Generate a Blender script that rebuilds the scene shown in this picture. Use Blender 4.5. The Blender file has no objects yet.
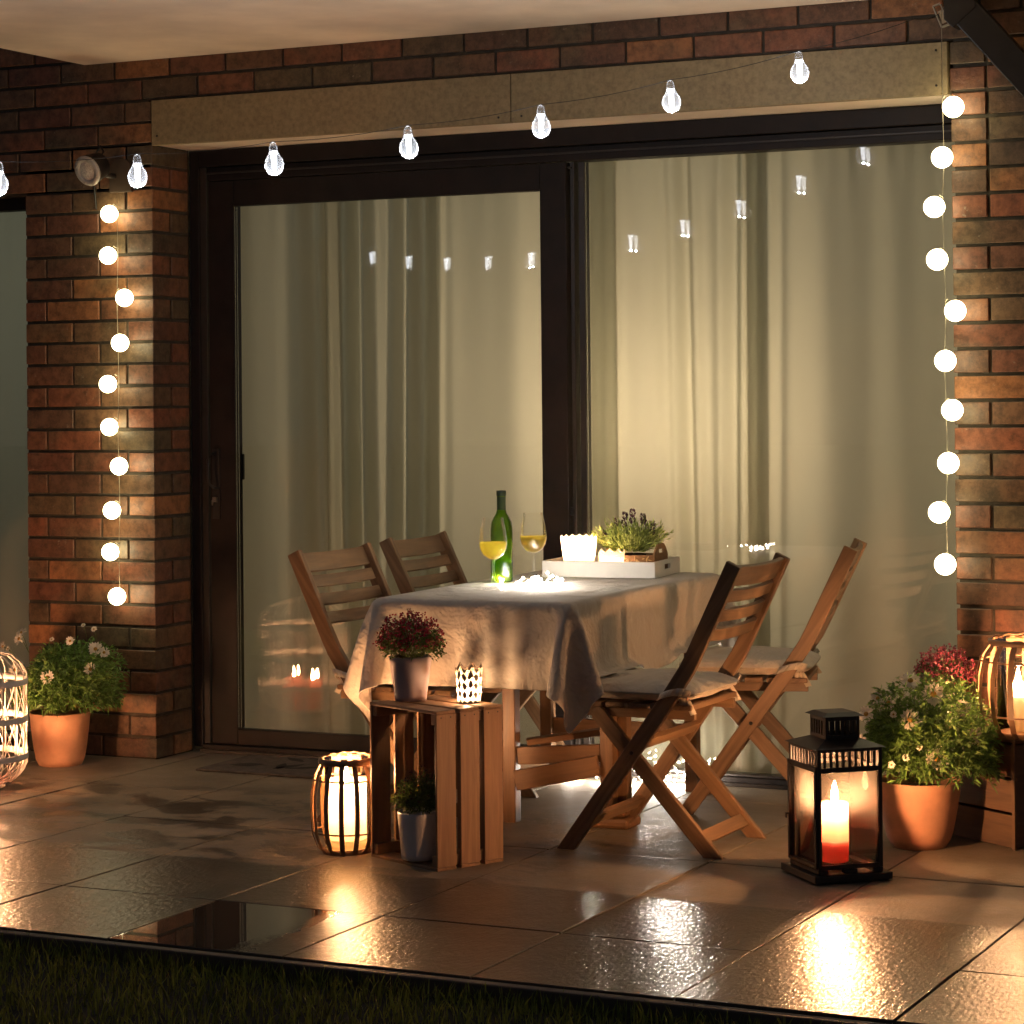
import bpy, math, random
import numpy as np
from mathutils import Vector, Matrix
random.seed(7)
rnd = random.Random(11)
PI = math.pi
sc = bpy.context.scene
col = sc.collection

# ------------------------------------------------------------------ tagging
def tag(o, label=None, cat=None, group=None, kind=None):
    if label: o['label'] = label
    if cat: o['category'] = cat
    if group: o['group'] = group
    if kind: o['kind'] = kind
    return o

def empty(name, loc=(0, 0, 0), rz=0.0, label=None, cat=None, group=None):
    o = bpy.data.objects.new(name, None)
    o.empty_display_size = 0.05
    col.objects.link(o)
    o.location = loc
    o.rotation_euler = (0, 0, rz)
    return tag(o, label, cat, group)

def copy_tree(o, parent=None):
    c = o.copy()
    col.objects.link(c)
    if parent is not None: c.parent = parent
    for ch in list(o.children): copy_tree(ch, c)
    return c

# ------------------------------------------------------------------ mesh builder
class MB:
    def __init__(s):
        s.v = []; s.f = []; s.uv = []; s.sm = []; s.col = []; s.hascol = False
    def face(s, pts, uvs=None, smooth=False, c=None):
        b = len(s.v); s.v += [tuple(p) for p in pts]
        s.f.append(tuple(range(b, b + len(pts))))
        s.uv.append(uvs or [(0, 0)] * len(pts)); s.sm.append(smooth)
        s.col.append(c or (rnd.random(), .5, .5)); s.hascol |= c is not None
    def hexa(s, P, L=1, W=.1, T=.03, c=None, off=None):
        # P: 8 corners, bottom 0-3 ccw then top 4-7; shared vertices so that bevels work
        b = len(s.v); s.v += [tuple(p) for p in P]
        o1, o2 = off if off else (rnd.random() * 7, rnd.random() * 7)
        fs = [(0, 3, 2, 1), (4, 5, 6, 7), (0, 1, 5, 4), (1, 2, 6, 5), (2, 3, 7, 6), (3, 0, 4, 7)]
        q = Vector(P[0])
        ax = [(Vector(P[1]) - q), (Vector(P[3]) - q), (Vector(P[4]) - q)]
        ax = [a.normalized() if a.length > 1e-9 else Vector((1, 0, 0)) for a in ax]
        for f in fs:
            s.f.append(tuple(b + i for i in f))
            u = []
            for i in f:
                d = Vector(P[i]) - q
                u.append((d.dot(ax[0]) + o1, d.dot(ax[1]) + d.dot(ax[2]) + o2))
            s.uv.append(u); s.sm.append(False)
            s.col.append(c or (0.5, .5, .5))
        if c: s.hascol = True
    def box(s, x0, x1, y0, y1, z0, z1, c=None, axis=0):
        P = [(x0, y0, z0), (x1, y0, z0), (x1, y1, z0), (x0, y1, z0), (x0, y0, z1), (x1, y0, z1), (x1, y1, z1), (x0, y1, z1)]
        if axis == 2: P = [P[i] for i in (0, 4, 7, 3, 1, 5, 6, 2)]; P = [P[i] for i in (0, 1, 2, 3, 4, 5, 6, 7)]
        if axis == 1: P = [P[i] for i in (1, 2, 3, 0, 5, 6, 7, 4)]
        s.hexa(P, c=c)
        return s
    def beam(s, a, b, side, w, t, c=None):
        # board from a to b, width w along 'side', thickness t across
        a = Vector(a); b = Vector(b); d = (b - a).normalized(); sd = Vector(side); sd = (sd - d * sd.dot(d)).normalized()
        n = d.cross(sd)
        P = []
        for tt in (-t / 2, t / 2):
            P += [a - sd * w / 2 + n * tt, b - sd * w / 2 + n * tt, b + sd * w / 2 + n * tt, a + sd * w / 2 + n * tt]
        s.hexa(P, c=c); return s
    def prism(s, pts, d, uvd=None):
        # extrude polygon pts (3d list) by vector d
        d = Vector(d); n = len(pts); b = len(s.v)
        s.v += [tuple(p) for p in pts] + [tuple(Vector(p) + d) for p in pts]
        ud = Vector(uvd).normalized() if uvd else (Vector(pts[1]) - Vector(pts[0])).normalized()
        od = ud.cross(d.normalized()); o1 = rnd.random() * 5
        def uvf(i):
            p = Vector(s.v[b + i]); return (p.dot(ud) + o1, p.dot(od) + p.dot(d.normalized()) + o1)
        s.f.append(tuple(b + i for i in range(n))[::-1]); s.uv.append([uvf(i) for i in range(n)][::-1]); s.sm.append(False); s.col.append((.5, .5, .5))
        s.f.append(tuple(b + n + i for i in range(n))); s.uv.append([uvf(n + i) for i in range(n)]); s.sm.append(False); s.col.append((.5, .5, .5))
        for i in range(n):
            j = (i + 1) % n
            q = (i, j, n + j, n + i)
            s.f.append(tuple(b + k for k in q)); s.uv.append([uvf(k) for k in q]); s.sm.append(False); s.col.append((.5, .5, .5))
        return s
    def lathe(s, prof, n=32, c=(0, 0, 0), ax=None, smooth=True, cap=False):
        b = len(s.v); m = len(prof)
        M = ax if ax is not None else Matrix.Identity(3)
        for i in range(n):
            a = 2 * PI * i / n
            for r, z in prof:
                s.v.append(tuple(M @ Vector((r * math.cos(a), r * math.sin(a), z)) + Vector(c)))
        for i in range(n):
            j = (i + 1) % n
            for k in range(m - 1):
                s.f.append((b + i * m + k, b + j * m + k, b + j * m + k + 1, b + i * m + k + 1))
                s.uv.append([(i / n, k / m), ((i + 1) / n, k / m), ((i + 1) / n, (k + 1) / m), (i / n, (k + 1) / m)])
                s.sm.append(smooth); s.col.append((.5, .5, .5))
        if cap:
            for k in (0, m - 1):
                s.f.append(tuple(b + i * m + k for i in range(n))); s.uv.append([(0, 0)] * n); s.sm.append(False); s.col.append((.5, .5, .5))
        return s
    def tube(s, pts, r, n=6, closed=False):
        pts = [Vector(p) for p in pts]; m = len(pts); b = len(s.v)
        up = Vector((0.13, 0.21, 1)).normalized(); L = 0
        for i, p in enumerate(pts):
            a = pts[(i - 1) % m] if (closed or i > 0) else p
            q = pts[(i + 1) % m] if (closed or i < m - 1) else p
            d = (q - a).normalized()
            x = d.cross(up)
            if x.length < .05: x = d.cross(Vector((1, 0, 0)))
            x.normalize(); y = d.cross(x)
            rr = r[i] if isinstance(r, (list, tuple)) else r
            for k in range(n):
                t = 2 * PI * k / n
                s.v.append(tuple(p + x * rr * math.cos(t) + y * rr * math.sin(t)))
        for i in range(m if closed else m - 1):
            j = (i + 1) % m
            for k in range(n):
                l = (k + 1) % n
                s.f.append((b + i * n + k, b + j * n + k, b + j * n + l, b + i * n + l))
                s.uv.append([(i * .03, k / n), (i * .03 + .03, k / n), (i * .03 + .03, (k + 1) / n), (i * .03, (k + 1) / n)]); s.sm.append(True); s.col.append((.5, .5, .5))
        if not closed:
            s.f.append(tuple(b + k for k in range(n))); s.uv.append([(0, 0)] * n); s.sm.append(False); s.col.append((.5, .5, .5))
            s.f.append(tuple(b + (m - 1) * n + k for k in range(n))[::-1]); s.uv.append([(0, 0)] * n); s.sm.append(False); s.col.append((.5, .5, .5))
        return s
    def sphere(s, c, r, nu=16, nv=10, sz=1.0):
        prof = [(max(r * math.sin(PI * k / nv), 1e-5), -r * sz * math.cos(PI * k / nv)) for k in range(nv + 1)]
        return s.lathe(prof, nu, c)
    def build(s, name, mat, parent=None, bevel=0, seg=2, solid=0, sub=0):
        me = bpy.data.meshes.new(name)
        me.from_pydata(s.v, [], s.f); me.update()
        uvl = me.uv_layers.new(name='UVMap')
        flat = np.array([c for f in s.uv for c in f], dtype=np.float32).ravel()
        uvl.data.foreach_set('uv', flat)
        me.polygons.foreach_set('use_smooth', np.array(s.sm, dtype=bool))
        if s.hascol:
            a = me.attributes.new('tint', 'FLOAT_COLOR', 'CORNER')
            cc = np.array([(*c, 1.0) for f, c in zip(s.f, s.col) for _ in f], dtype=np.float32).ravel()
            a.data.foreach_set('color', cc)
        me.materials.append(mat)
        o = bpy.data.objects.new(name, me); col.objects.link(o)
        if parent is not None: o.parent = parent
        if solid:
            m = o.modifiers.new('solid', 'SOLIDIFY'); m.thickness = solid; m.offset = 0
        if sub:
            m = o.modifiers.new('sub', 'SUBSURF'); m.levels = sub; m.render_levels = sub
        if bevel:
            m = o.modifiers.new('bevel', 'BEVEL'); m.width = bevel; m.segments = seg; m.limit_method = 'ANGLE'; m.angle_limit = math.radians(40)
        return o

# ------------------------------------------------------------------ materials
def newmat(name):
    m = bpy.data.materials.new(name); m.use_nodes = True
    nt = m.node_tree; nt.nodes.clear()
    out = nt.nodes.new('ShaderNodeOutputMaterial')
    return m, nt, out
class N:
    def __init__(s, nt): s.nt = nt
    def __call__(s, t, **kw):
        n = s.nt.nodes.new('ShaderNode' + t)
        for k, v in kw.items():
            if k in n.inputs.keys() if hasattr(n.inputs, 'keys') else False: pass
            setattr(n, k, v)
        return n
    def L(s, a, b): s.nt.links.new(a, b)
def setin(n, **kw):
    for k, v in kw.items():
        n.inputs[k.replace('_', ' ')].default_value = v
def rgb(*c): return (c[0], c[1], c[2], 1)

def ramp(nn, fac, stops):
    r = nn('ValToRGB'); el = r.color_ramp.elements
    while len(el) < len(stops): el.new(.5)
    for e, (p, c) in zip(el, stops): e.position = p; e.color = rgb(*c) if len(c) == 3 else c
    nn.L(fac, r.inputs[0]); return r

def noise(nn, vec, scale, detail=4, rough=.55, dist=0):
    n = nn('TexNoise'); setin(n, Scale=scale, Detail=detail, Roughness=rough, Distortion=dist)
    if vec is not None: nn.L(vec, n.inputs['Vector'])
    return n
def mapping(nn, src, scale):
    m = nn('Mapping'); m.inputs['Scale'].default_value = scale; nn.L(src, m.inputs['Vector']); return m.outputs[0]
def mixc(nn, fac, a, b, mode='MIX'):
    m = nn('Mix', data_type='RGBA', blend_type=mode)
    if hasattr(fac, 'links'): nn.L(fac, m.inputs[0])
    else: m.inputs[0].default_value = fac
    for i, x in ((6, a), (7, b)):
        if hasattr(x, 'links'): nn.L(x, m.inputs[i])
        else: m.inputs[i].default_value = rgb(*x)
    return m.outputs[2]
def math_(nn, op, a, b=None, c=None):
    m = nn('Math', operation=op)
    for i, x in enumerate((a, b, c)):
        if x is None: continue
        if hasattr(x, 'links'): nn.L(x, m.inputs[i])
        else: m.inputs[i].default_value = x
    return m.outputs[0]
def bump(nn, h, strength, dist=.002, normal=None):
    b = nn('Bump'); b.inputs['Distance'].default_value = dist
    if hasattr(strength, 'links'): nn.L(strength, b.inputs['Strength'])
    else: b.inputs['Strength'].default_value = strength
    nn.L(h, b.inputs['Height'])
    if normal is not None: nn.L(normal, b.inputs['Normal'])
    return b.outputs[0]

def plain(name, c, rough=.5, metal=0, var=.12, scale=12, bumps=.15, **kw):
    """paint / clay / plastic with slight uneven tone and surface"""
    m, nt, out = newmat(name); nn = N(nt)
    tc = nn('TexCoord'); g = tc.outputs['Object']
    n1 = noise(nn, g, scale, 5)
    c2 = tuple(max(0, x * (1 - var * 2)) for x in c); c3 = tuple(min(1, x * (1 + var)) for x in c)
    r = ramp(nn, n1.outputs[0], [(.3, c2), (.7, c3)])
    b = nn('BsdfPrincipled'); nn.L(r.outputs[0], b.inputs['Base Color'])
    setin(b, Metallic=metal)
    rr = math_(nn, 'MULTIPLY_ADD', n1.outputs[0], .25, rough - .12); nn.L(rr, b.inputs['Roughness'])
    if bumps:
        n2 = noise(nn, g, scale * 14, 3); nn.L(bump(nn, n2.outputs[0], bumps, .001), b.inputs['Normal'])
    for k, v in kw.items(): b.inputs[k.replace('_', ' ')].default_value = v
    nn.L(b.outputs[0], out.inputs[0]); return m

def wood(name, dark, light, rough=.5, gs=1.0):
    m, nt, out = newmat(name); nn = N(nt)
    uv = nn('UVMap').outputs[0]
    n0 = noise(nn, mapping(nn, uv, (2.2 * gs, 30 * gs, 1)), 1.0, 6, .6, 1.2)
    n1 = noise(nn, mapping(nn, uv, (9 * gs, 260 * gs, 1)), 1.0, 3, .6)
    big = noise(nn, mapping(nn, uv, (1.3, 5, 1)), 1.0, 2)
    mid = tuple((a + b) / 2 for a, b in zip(dark, light))
    r = ramp(nn, n0.outputs[0], [(.28, dark), (.5, mid), (.72, light)])
    c = mixc(nn, math_(nn, 'MULTIPLY', n1.outputs[0], .5), r.outputs[0], tuple(x * .45 for x in dark))
    c = mixc(nn, math_(nn, 'MULTIPLY', big.outputs[0], .6), c, mid)
    b = nn('BsdfPrincipled'); nn.L(c, b.inputs['Base Color'])
    nn.L(math_(nn, 'MULTIPLY_ADD', n0.outputs[0], .3, rough - .15), b.inputs['Roughness'])
    nn.L(bump(nn, n1.outputs[0], .35, .0012), b.inputs['Normal'])
    nn.L(b.outputs[0], out.inputs[0]); return m

def emit(name, c, s):
    m, nt, out = newmat(name); nn = N(nt)
    e = nn('Emission'); e.inputs[0].default_value = rgb(*c); e.inputs[1].default_value = s
    nn.L(e.outputs[0], out.inputs[0]); return m

def pane(name, tint=(1, 1, 1), ior=1.5, boost=1.0, rough=0.0, haze=0):
    """clear sheet glass: straight-through light plus mirror reflection by Fresnel"""
    m, nt, out = newmat(name); nn = N(nt)
    t = nn('BsdfTransparent'); t.inputs[0].default_value = rgb(*tint)
    g = nn('BsdfGlossy'); g.inputs['Roughness'].default_value = rough
    fr = nn('Fresnel'); fr.inputs[0].default_value = ior
    f = math_(nn, 'MULTIPLY', fr.outputs[0], boost)
    mx = nn('MixShader'); nn.L(f, mx.inputs[0]); nn.L(t.outputs[0], mx.inputs[1]); nn.L(g.outputs[0], mx.inputs[2])
    if haze:
        tl = nn('BsdfTranslucent'); tl.inputs[0].default_value = (.9, .8, .7, 1)
        m2 = nn('MixShader'); m2.inputs[0].default_value = haze; nn.L(mx.outputs[0], m2.inputs[1]); nn.L(tl.outputs[0], m2.inputs[2]); mx = m2
    nn.L(mx.outputs[0], out.inputs[0]); return m

def cloth_mat(name, c, scale=900, rough=.85, trans=.0):
    m, nt, out = newmat(name); nn = N(nt)
    uv = nn('UVMap').outputs[0]; ob = nn('TexCoord').outputs['Object']
    n1 = noise(nn, mapping(nn, uv, (scale * .25, scale, 1)), 1, 2)
    n2 = noise(nn, mapping(nn, uv, (scale, scale * .25, 1)), 1, 2)
    big = noise(nn, ob, 5, 4)
    w = math_(nn, 'ADD', n1.outputs[0], n2.outputs[0])
    cc = mixc(nn, math_(nn, 'MULTIPLY', w, .35), c, tuple(x * .6 for x in c))
    cc = mixc(nn, math_(nn, 'MULTIPLY', big.outputs[0], .35), cc, tuple(x * .8 for x in c))
    b = nn('BsdfPrincipled'); nn.L(cc, b.inputs['Base Color']); setin(b, Roughness=rough)
    b.inputs['Sheen Weight'].default_value = .25
    wr = noise(nn, ob, 7, 4, .58, .25)
    nb = bump(nn, wr.outputs[0], .8, .045)
    nn.L(bump(nn, w, .5, .0012, nb), b.inputs['Normal'])
    if trans:
        tr = nn('BsdfTranslucent'); nn.L(cc, tr.inputs[0])
        mx = nn('MixShader'); mx.inputs[0].default_value = trans
        nn.L(b.outputs[0], mx.inputs[1]); nn.L(tr.outputs[0], mx.inputs[2]); nn.L(mx.outputs[0], out.inputs[0])
    else: nn.L(b.outputs[0], out.inputs[0])
    return m

def leaf_mat(name, c, var=.5, trans=.25):
    m, nt, out = newmat(name); nn = N(nt)
    a = nn('Attribute', attribute_name='tint'); sp = nn('SeparateColor'); nn.L(a.outputs[0], sp.inputs[0])
    r = ramp(nn, sp.outputs[0], [(0, tuple(x * (1 - var) for x in c)), (1, tuple(min(1, x * (1 + var)) for x in c))])
    b = nn('BsdfPrincipled'); nn.L(r.outputs[0], b.inputs['Base Color']); setin(b, Roughness=.5)
    tr = nn('BsdfTranslucent'); nn.L(r.outputs[0], tr.inputs[0])
    mx = nn('MixShader'); mx.inputs[0].default_value = trans
    nn.L(b.outputs[0], mx.inputs[1]); nn.L(tr.outputs[0], mx.inputs[2]); nn.L(mx.outputs[0], out.inputs[0])
    return m

def brick_material():
    m, nt, out = newmat('fired brick'); nn = N(nt)
    a = nn('Attribute', attribute_name='tint'); sp = nn('SeparateColor'); nn.L(a.outputs[0], sp.inputs[0])
    ob = nn('TexCoord').outputs['Object']
    # shift the noise per brick so that neighbouring bricks differ
    off = nn('VectorMath', operation='MULTIPLY_ADD'); nn.L(a.outputs[0], off.inputs[0]); off.inputs[1].default_value = (31, 17, 23); nn.L(ob, off.inputs[2])
    v = off.outputs[0]
    base = ramp(nn, sp.outputs[0], [(0, (.10, .066, .040)), (.14, (.22, .080, .045)), (.27, (.13, .098, .052)), (.38, (.27, .095, .048)),
                                    (.52, (.165, .105, .056)), (.64, (.33, .105, .05)), (.76, (.115, .072, .046)), (.88, (.25, .10, .05)), (1, (.42, .18, .068))])
    base.color_ramp.interpolation = 'LINEAR'
    n1 = noise(nn, v, 9, 5, .6); n2 = noise(nn, v, 70, 5, .7); n3 = noise(nn, v, 3.5, 3)
    c = mixc(nn, math_(nn, 'MULTIPLY', n1.outputs[0], .42), base.outputs[0], (.085, .065, .038))
    dk = ramp(nn, n3.outputs[0], [(.5, (0, 0, 0)), (.66, (1, 1, 1))])
    c = mixc(nn, math_(nn, 'MULTIPLY', dk.outputs[0], .7), c, (.10, .085, .05))
    mot = ramp(nn, noise(nn, v, 26, 6, .75).outputs[0], [(.36, (.38, .38, .40)), (.60, (1.2, 1.15, 1.1))]); c = mixc(nn, .8, c, mot.outputs[0], 'MULTIPLY')
    # pale efflorescence specks and scuffs
    sk = ramp(nn, n2.outputs[0], [(.60, (0, 0, 0)), (.70, (1, 1, 1))])
    sel = ramp(nn, n1.outputs[0], [(.52, (0, 0, 0)), (.62, (1, 1, 1))])
    pale = math_(nn, 'MULTIPLY', math_(nn, 'MULTIPLY', sk.outputs[0], sel.outputs[0]), .55)
    c = mixc(nn, pale, c, (.42, .36, .27))
    b = nn('BsdfPrincipled'); nn.L(c, b.inputs['Base Color'])
    nn.L(math_(nn, 'MULTIPLY_ADD', n2.outputs[0], .45, .22), b.inputs['Roughness'])
    h = math_(nn, 'MULTIPLY_ADD', n1.outputs[0], 1.5, n2.outputs[0])
    nn.L(bump(nn, h, .55, .003), b.inputs['Normal'])
    nn.L(b.outputs[0], out.inputs[0]); return m

def patio_material():
    m, nt, out = newmat('concrete slabs, wet at the open edge'); nn = N(nt)
    ob = nn('TexCoord').outputs['Object']
    a = nn('Attribute', attribute_name='tint'); sp = nn('SeparateColor'); nn.L(a.outputs[0], sp.inputs[0])
    xyz = nn('SeparateXYZ'); nn.L(ob, xyz.inputs[0])
    n1 = noise(nn, ob, 2.2, 6, .6, .6); n2 = noise(nn, ob, 14, 5, .65); n3 = noise(nn, ob, 230, 3, .6)
    base = ramp(nn, n1.outputs[0], [(.3, (.16, .135, .098)), (.5, (.25, .21, .15)), (.7, (.36, .30, .215))])
    c = mixc(nn, math_(nn, 'MULTIPLY', n2.outputs[0], .4), base.outputs[0], (.12, .095, .068))
    c = mixc(nn, math_(nn, 'MULTIPLY', sp.outputs[0], .35), c, (.15, .12, .09))
    gr = ramp(nn, n3.outputs[0], [(.35, (0, 0, 0)), (.65, (1, 1, 1))])
    c = mixc(nn, math_(nn, 'MULTIPLY', gr.outputs[0], .25), c, (.33, .28, .21))
    # rain line under the edge of the balcony
    edge = math_(nn, 'ADD', xyz.outputs[1], math_(nn, 'MULTIPLY', math_(nn, 'SUBTRACT', n1.outputs[0], .5), .10))
    wet = nn('MapRange'); nn.L(edge, wet.inputs[0]); setin(wet, From_Min=-1.60, From_Max=-1.64); wet.interpolation_type = 'SMOOTHSTEP'
    # trodden damp patches further in
    st = noise(nn, mapping(nn, ob, (2.6, 4.0, 1)), 1.9, 5, .6, .5)
    patch = ramp(nn, st.outputs[0], [(.48, (0, 0, 0)), (.55, (1, 1, 1))])
    near = nn('MapRange'); nn.L(xyz.outputs[1], near.inputs[0]); setin(near, From_Min=-.25, From_Max=-.8)
    lf = nn('MapRange'); nn.L(xyz.outputs[0], lf.inputs[0]); setin(lf, From_Min=2.6, From_Max=1.2, To_Min=.25, To_Max=1)
    damp = math_(nn, 'MULTIPLY', math_(nn, 'MULTIPLY', patch.outputs[0], near.outputs[0]), lf.outputs[0])
    w = math_(nn, 'MAXIMUM', wet.outputs[0], math_(nn, 'MULTIPLY', damp, .95))
    c = mixc(nn, math_(nn, 'MULTIPLY', w, .80), c, (.035, .026, .018))
    # standing puddle on one low slab
    def rng(x, lo, hi):
        p = nn('MapRange'); nn.L(x, p.inputs[0]); setin(p, From_Min=lo, From_Max=hi); return p.outputs[0]
    px = math_(nn, 'ADD', xyz.outputs[0], math_(nn, 'MULTIPLY', n2.outputs[0], .10))
    inx = math_(nn, 'MULTIPLY', rng(xyz.outputs[0], 1.636, 1.640), rng(px, 2.10, 2.02))
    iny = math_(nn, 'MULTIPLY', rng(xyz.outputs[1], -2.64, -2.63), rng(xyz.outputs[1], -2.118, -2.124))
    pud = math_(nn, 'MULTIPLY', inx, iny)
    b = nn('BsdfPrincipled'); nn.L(c, b.inputs['Base Color'])
    rdry = math_(nn, 'MULTIPLY_ADD', n2.outputs[0], .25, .50)
    rwet = math_(nn, 'MULTIPLY_ADD', n2.outputs[0], .2, .24)
    def mixf(f, x, y):
        mm = nn('Mix', data_type='FLOAT'); nn.L(f, mm.inputs[0])
        for i, q in ((2, x), (3, y)):
            if hasattr(q, 'links'): nn.L(q, mm.inputs[i])
            else: mm.inputs[i].default_value = q
        return mm.outputs[0]
    r = mixf(w, rdry, rwet); r = mixf(pud, r, .015)
    nn.L(r, b.inputs['Roughness'])
    b.inputs['Specular IOR Level'].default_value = .28
    hn = noise(nn, mapping(nn, ob, (1, .40, 1)), 88, 3, .6); h2 = math_(nn, 'ADD', hn.outputs[0], math_(nn, 'MULTIPLY', n3.outputs[0], .07))
    st_ = mixf(w, .5, 1.0); st_ = mixf(pud, st_, 0.0)
    nn.L(bump(nn, h2, st_, .0030), b.inputs['Normal'])
    # water film
    nn.L(mixf(w, 0.0, mixf(pud, .42, 1.0)), b.inputs['Coat Weight'])
    nn.L(mixf(pud, mixf(w, .4, .08), .0), b.inputs['Coat Roughness'])
    b.inputs['Coat IOR'].default_value = 1.4
    cb = bump(nn, h2, mixf(pud, 1.0, 0.0), .0030); nn.L(cb, b.inputs['Coat Normal'])
    nn.L(b.outputs[0], out.inputs[0]); return m

def curtain_material():
    m, nt, out = newmat('thin cream curtain'); nn = N(nt)
    uv = nn('UVMap').outputs[0]
    n1 = noise(nn, mapping(nn, uv, (900, 60, 1)), 1, 2); n2 = noise(nn, mapping(nn, uv, (40, 900, 1)), 1, 2)
    w = math_(nn, 'MULTIPLY', math_(nn, 'ADD', n1.outputs[0], n2.outputs[0]), .12)
    c = mixc(nn, w, (.72, .71, .60), (.45, .44, .36))
    d = nn('BsdfDiffuse'); nn.L(c, d.inputs[0])
    t = nn('BsdfTranslucent'); t.inputs[0].default_value = (.69, .70, .62, 1)
    mx = nn('MixShader'); mx.inputs[0].default_value = .55; nn.L(d.outputs[0], mx.inputs[1]); nn.L(t.outputs[0], mx.inputs[2])
    nn.L(mx.outputs[0], out.inputs[0]); return m

M = dict(
    brick=brick_material(), patio=patio_material(), curtain=curtain_material(),
    mortar=plain('mortar', (.075, .062, .045), .9, var=.2, scale=30, bumps=.6),
    plaster=plain('painted balcony soffit', (.90, .76, .61), .85, var=.14, scale=1.6, bumps=.2),
    board=plain('beige fascia board', (.33, .25, .135), .75, var=.14, scale=60, bumps=.35),
    frame=plain('dark brown frame', (.020, .014, .012), .5, var=.15, bumps=.05, Specular_IOR_Level=.25),
    seal=plain('frame seal strip', (.035, .027, .022), .4, var=.1, bumps=.0),
    steel=plain('dark steel', (.022, .017, .014), .45, var=.2, bumps=.1),
    chrome=plain('bright lock metal', (.55, .5, .42), .3, metal=1, var=.05, bumps=0),
    chair=wood('oiled acacia', (.095, .050, .023), (.38, .225, .115), .45),
    crate=wood('rough pine', (.17, .080, .038), (.47, .27, .14), .62),
    darkcrate=wood('deep brown pine', (.07, .036, .019), (.22, .125, .065), .7),  # darker tones for the crate at the right edge
    bamboo=wood('bent bamboo strip', (.14, .07, .034), (.32, .18, .09), .5),
    tablewood=wood('table acacia', (.09, .04, .017), (.30, .155, .065), .45),
    cloth=cloth_mat('linen tablecloth', (.64, .56, .46), 700, .9),
    cushion=cloth_mat('beige cotton', (.70, .60, .46), 800, .9),
    terracotta=plain('terracotta', (.62, .31, .175), .75, var=.2, scale=7, bumps=.3),
    mauve=plain('mauve glazed pot', (.50, .39, .39), .4, var=.05, bumps=.05),
    whitepot=plain('white glazed pot', (.72, .66, .62), .35, var=.05, bumps=.05),
    soil=plain('potting soil', (.03, .02, .013), .95, var=.4, scale=60, bumps=1),
    leafA=leaf_mat('daisy leaf', (.13, .235, .05)),
    leafB=leaf_mat('heather leaf', (.08, .12, .025)),
    leafC=leaf_mat('lavender leaf', (.28, .36, .09)),
    petal=leaf_mat('white petal', (.78, .72, .62), .12, .3),
    eye=leaf_mat('yellow flower eye', (.42, .23, .03), .2, 0),
    crimson=leaf_mat('crimson flower', (.27, .02, .04), .6, .2),
    pink=leaf_mat('pink flower', (.34, .06, .095), .7, .3),
    purple=leaf_mat('purple flower spike', (.075, .022, .05), .5, .2),
    stem=leaf_mat('green stem', (.10, .13, .03), .3, .1),
    grassm=leaf_mat('lawn grass', (.20, .23, .045), .6, .3),
    soilg=plain('lawn soil', (.022, .02, .01), .95, var=.4, scale=20, bumps=.8),
    glass=pane('clear glass', (.97, .98, .96), 1.5, 1.0),
    winglass=pane('window glass', (.94, .935, .92), 1.5, .85),
    lanternglass=pane('dusty lantern glass with glow haze', (.95, .93, .9), 1.5, 1.8, haze=.009),  # haze mixed in so the dusty panes glow around the flame
    white=plain('white lacquer', (.74, .71, .66), .45, var=.03, bumps=.05),
    whitewire=plain('white coated cane', (.72, .66, .60), .5, var=.06, bumps=.1),
    mat=plain('door mat', (.10, .082, .07), .95, var=.25, scale=40, bumps=1),
    matdark=plain('door mat print', (.018, .016, .016), .95, var=.3, scale=40, bumps=1),
    globe=emit('lit globe', (1.0, .84, .48), 10.5),
    led=emit('lit white led', (.86, .90, 1.0), 11.0),
    ledpale=emit('lit led core', (.90, .92, 1.0), 14.0),
    fairy=emit('lit fairy led', (1.0, .88, .74), 350.0), fairyfloor=emit('lit floor fairy led', (1.0, .88, .74), 720.0),
    flame=emit('candle flame', (1.0, .62, .26), 60.0),
    wirem=plain('thin copper wire', (.09, .065, .04), .5, var=.1, bumps=0),
    clearwire=plain('pale wire', (.42, .38, .28), .5, var=.1, bumps=0),
    blackwire=plain('black cable', (.012, .011, .010), .5, var=.1, bumps=0),
    cork=wood('basket wood', (.19, .10, .045), (.33, .19, .085), .6),
    floor_in=wood('indoor floor', (.22, .13, .07), (.33, .2, .11), .4, .3),
    wall_in=plain('indoor wall', (.62, .58, .48), .9, bumps=0),
)
def wax(name, c, w=.6):
    m, nt, out = newmat(name); nn = N(nt)
    ob = nn('TexCoord').outputs['Object']
    n = noise(nn, ob, 20, 3)
    r = ramp(nn, n.outputs[0], [(.3, tuple(x * .85 for x in c)), (.7, c)])
    b = nn('BsdfPrincipled'); nn.L(r.outputs[0], b.inputs['Base Color']); setin(b, Roughness=.45)
    tr = nn('BsdfTranslucent'); nn.L(r.outputs[0], tr.inputs[0])
    mx = nn('MixShader'); mx.inputs[0].default_value = w; nn.L(b.outputs[0], mx.inputs[1]); nn.L(tr.outputs[0], mx.inputs[2])
    nn.L(mx.outputs[0], out.inputs[0]); return m
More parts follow.
